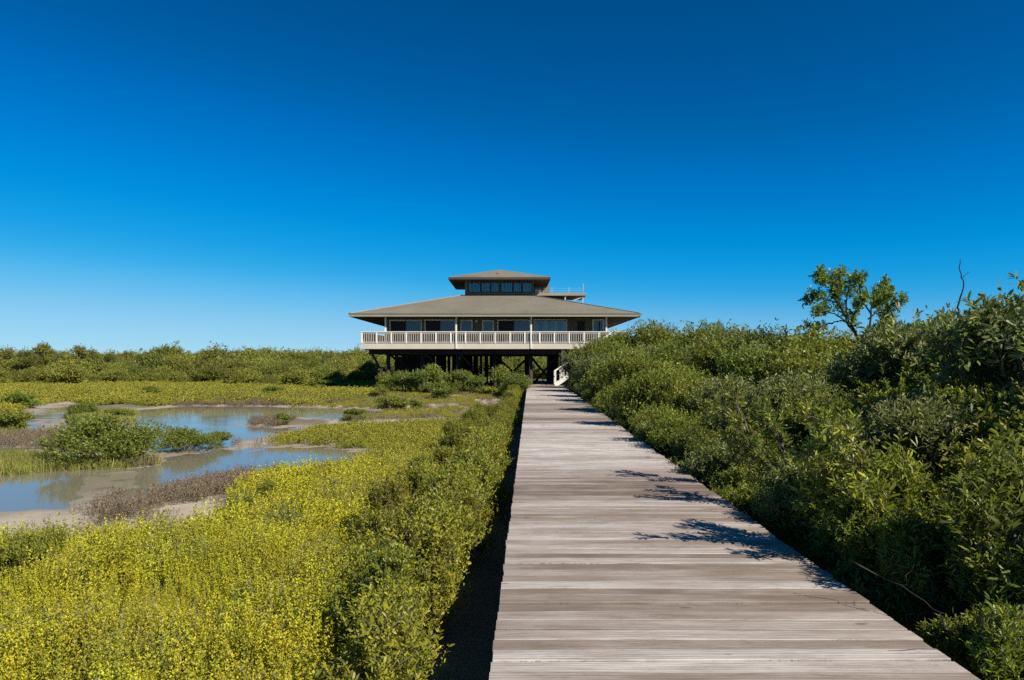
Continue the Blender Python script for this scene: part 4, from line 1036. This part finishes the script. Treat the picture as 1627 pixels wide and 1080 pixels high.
scatter('marsh_grass', q, rr.uniform(.6, 1.3, len(q)), reeds, 'green and straw marsh grass at the water edge on the left', 'marsh grass', zs=h, seed=26)
flat = [poly(p) for p in ([(480, 640), (830, 628), (825, 655), (760, 672), (640, 676), (540, 672)],)]
q, h = fill(flat, 14, avoid_water=.03, seed=31, gap=(.33, -.08))
scatter('marsh_herbs', q, rr.uniform(.5, 1.2, len(q)), short, 'low green herbs in patches on the sandy flat before the house', 'marsh herbs', zs=h, seed=33)
# fringe of herbs below the boardwalk edges and leaf litter plants under the hedge
q = np.stack([rr.uniform(0, 1, 2600), 3 + 50*rr.uniform(0, 1, 2600)**1.6], 1)
q[:, 0] = np.array([edge_r(v) for v in q[:, 1]]) + .1 + q[:, 0]*1.6
scatter('hedge_undergrowth', q, rr.uniform(.5, 1.1, len(q)), [make_tuft(300+i, .16, .5, 9, 7, 3, .05, .018, M['leaf_near'], lean=.35) for i in range(3)], 'dark undergrowth at the foot of the right hedge', 'undergrowth', zs=np.full(len(q), .08), seed=27)

# ------------------------------------------------------------------ light, sky, camera
EL = 40.0; sd_ = Vector((.78, -.62, 0)).normalized()*math.cos(R(EL)) + Vector((0, 0, math.sin(R(EL))))
sun = bpy.data.lights.new('sun', 'SUN'); sun.energy = 5.0; sun.angle = R(.53); sun.color = (1, .94, .84)
so = bpy.data.objects.new('sun', sun); C.objects.link(so); so.rotation_euler = sd_.to_track_quat('Z', 'Y').to_euler(); so.location = (20, -20, 40)
w = bpy.data.worlds.new('World'); sc.world = w; w.use_nodes = True; nt = w.node_tree; nt.nodes.clear()
out = nt.nodes.new('ShaderNodeOutputWorld'); bg = nt.nodes.new('ShaderNodeBackground'); bg.inputs[1].default_value = .10
sk = nt.nodes.new('ShaderNodeTexSky'); sk.sky_type = 'NISHITA'; sk.sun_disc = False
sk.sun_elevation = R(EL); sk.sun_rotation = math.atan2(sd_.x, sd_.y); sk.altitude = 0; sk.air_density = .7; sk.dust_density = 0; sk.ozone_density = 6.0
sc1 = nt.nodes.new('ShaderNodeVectorMath'); sc1.operation = 'SCALE'; sc1.inputs['Scale'].default_value = .1
sc2 = nt.nodes.new('ShaderNodeVectorMath'); sc2.operation = 'SCALE'; sc2.inputs['Scale'].default_value = 10 / 2**EXPO
cv = nt.nodes.new('ShaderNodeRGBCurve')                      # the deep polarised blue of the photograph's film response
for ch, pts in enumerate(([(0, 0), (.17, .004), (.22, .026), (.294, .114), (.42, .25), (.553, .32), (.74, .42), (1, .6)],
        [(0, 0), (.07, .043), (.144, .096), (.217, .182), (.289, .270), (.418, .392), (.527, .495), (.687, .597), (.806, .658), (.915, .70), (1, .75)],
        [(0, 0), (.15, .13), (.319, .328), (.454, .578), (.573, .716), (.7475, .807), (.853, .855), (.94, .871), (1, .89)])):
    cu = cv.mapping.curves[ch]
    cu.points[0].location = pts[0]; cu.points[1].location = pts[-1]
    for q in pts[1:-1]: cu.points.new(*q)
cv.mapping.update()
nt.links.new(sk.outputs[0], sc1.inputs[0]); nt.links.new(sc1.outputs[0], cv.inputs['Color']); nt.links.new(cv.outputs[0], sc2.inputs[0])
nt.links.new(sc2.outputs[0], bg.inputs[0]); nt.links.new(bg.outputs[0], out.inputs[0])
cam = bpy.data.cameras.new('camera'); co = bpy.data.objects.new('camera', cam); C.objects.link(co)
co.location = (0, 0, EYE); co.rotation_euler = (R(90), 0, 0)
cam.sensor_width = 36; cam.lens = F/1627*36; cam.shift_y = (HY-540)/1627; cam.clip_end = 9000; cam.clip_start = .05
sc.camera = co
sc.view_settings.view_transform = 'Standard'; sc.view_settings.look = 'None'; sc.view_settings.exposure = EXPO; sc.view_settings.gamma = 1
cy_ = sc.cycles
cy_.max_bounces = 5; cy_.diffuse_bounces = 3; cy_.glossy_bounces = 2; cy_.transmission_bounces = 2; cy_.transparent_max_bounces = 8
cy_.use_denoising = False; cy_.sample_clamp_indirect = 6
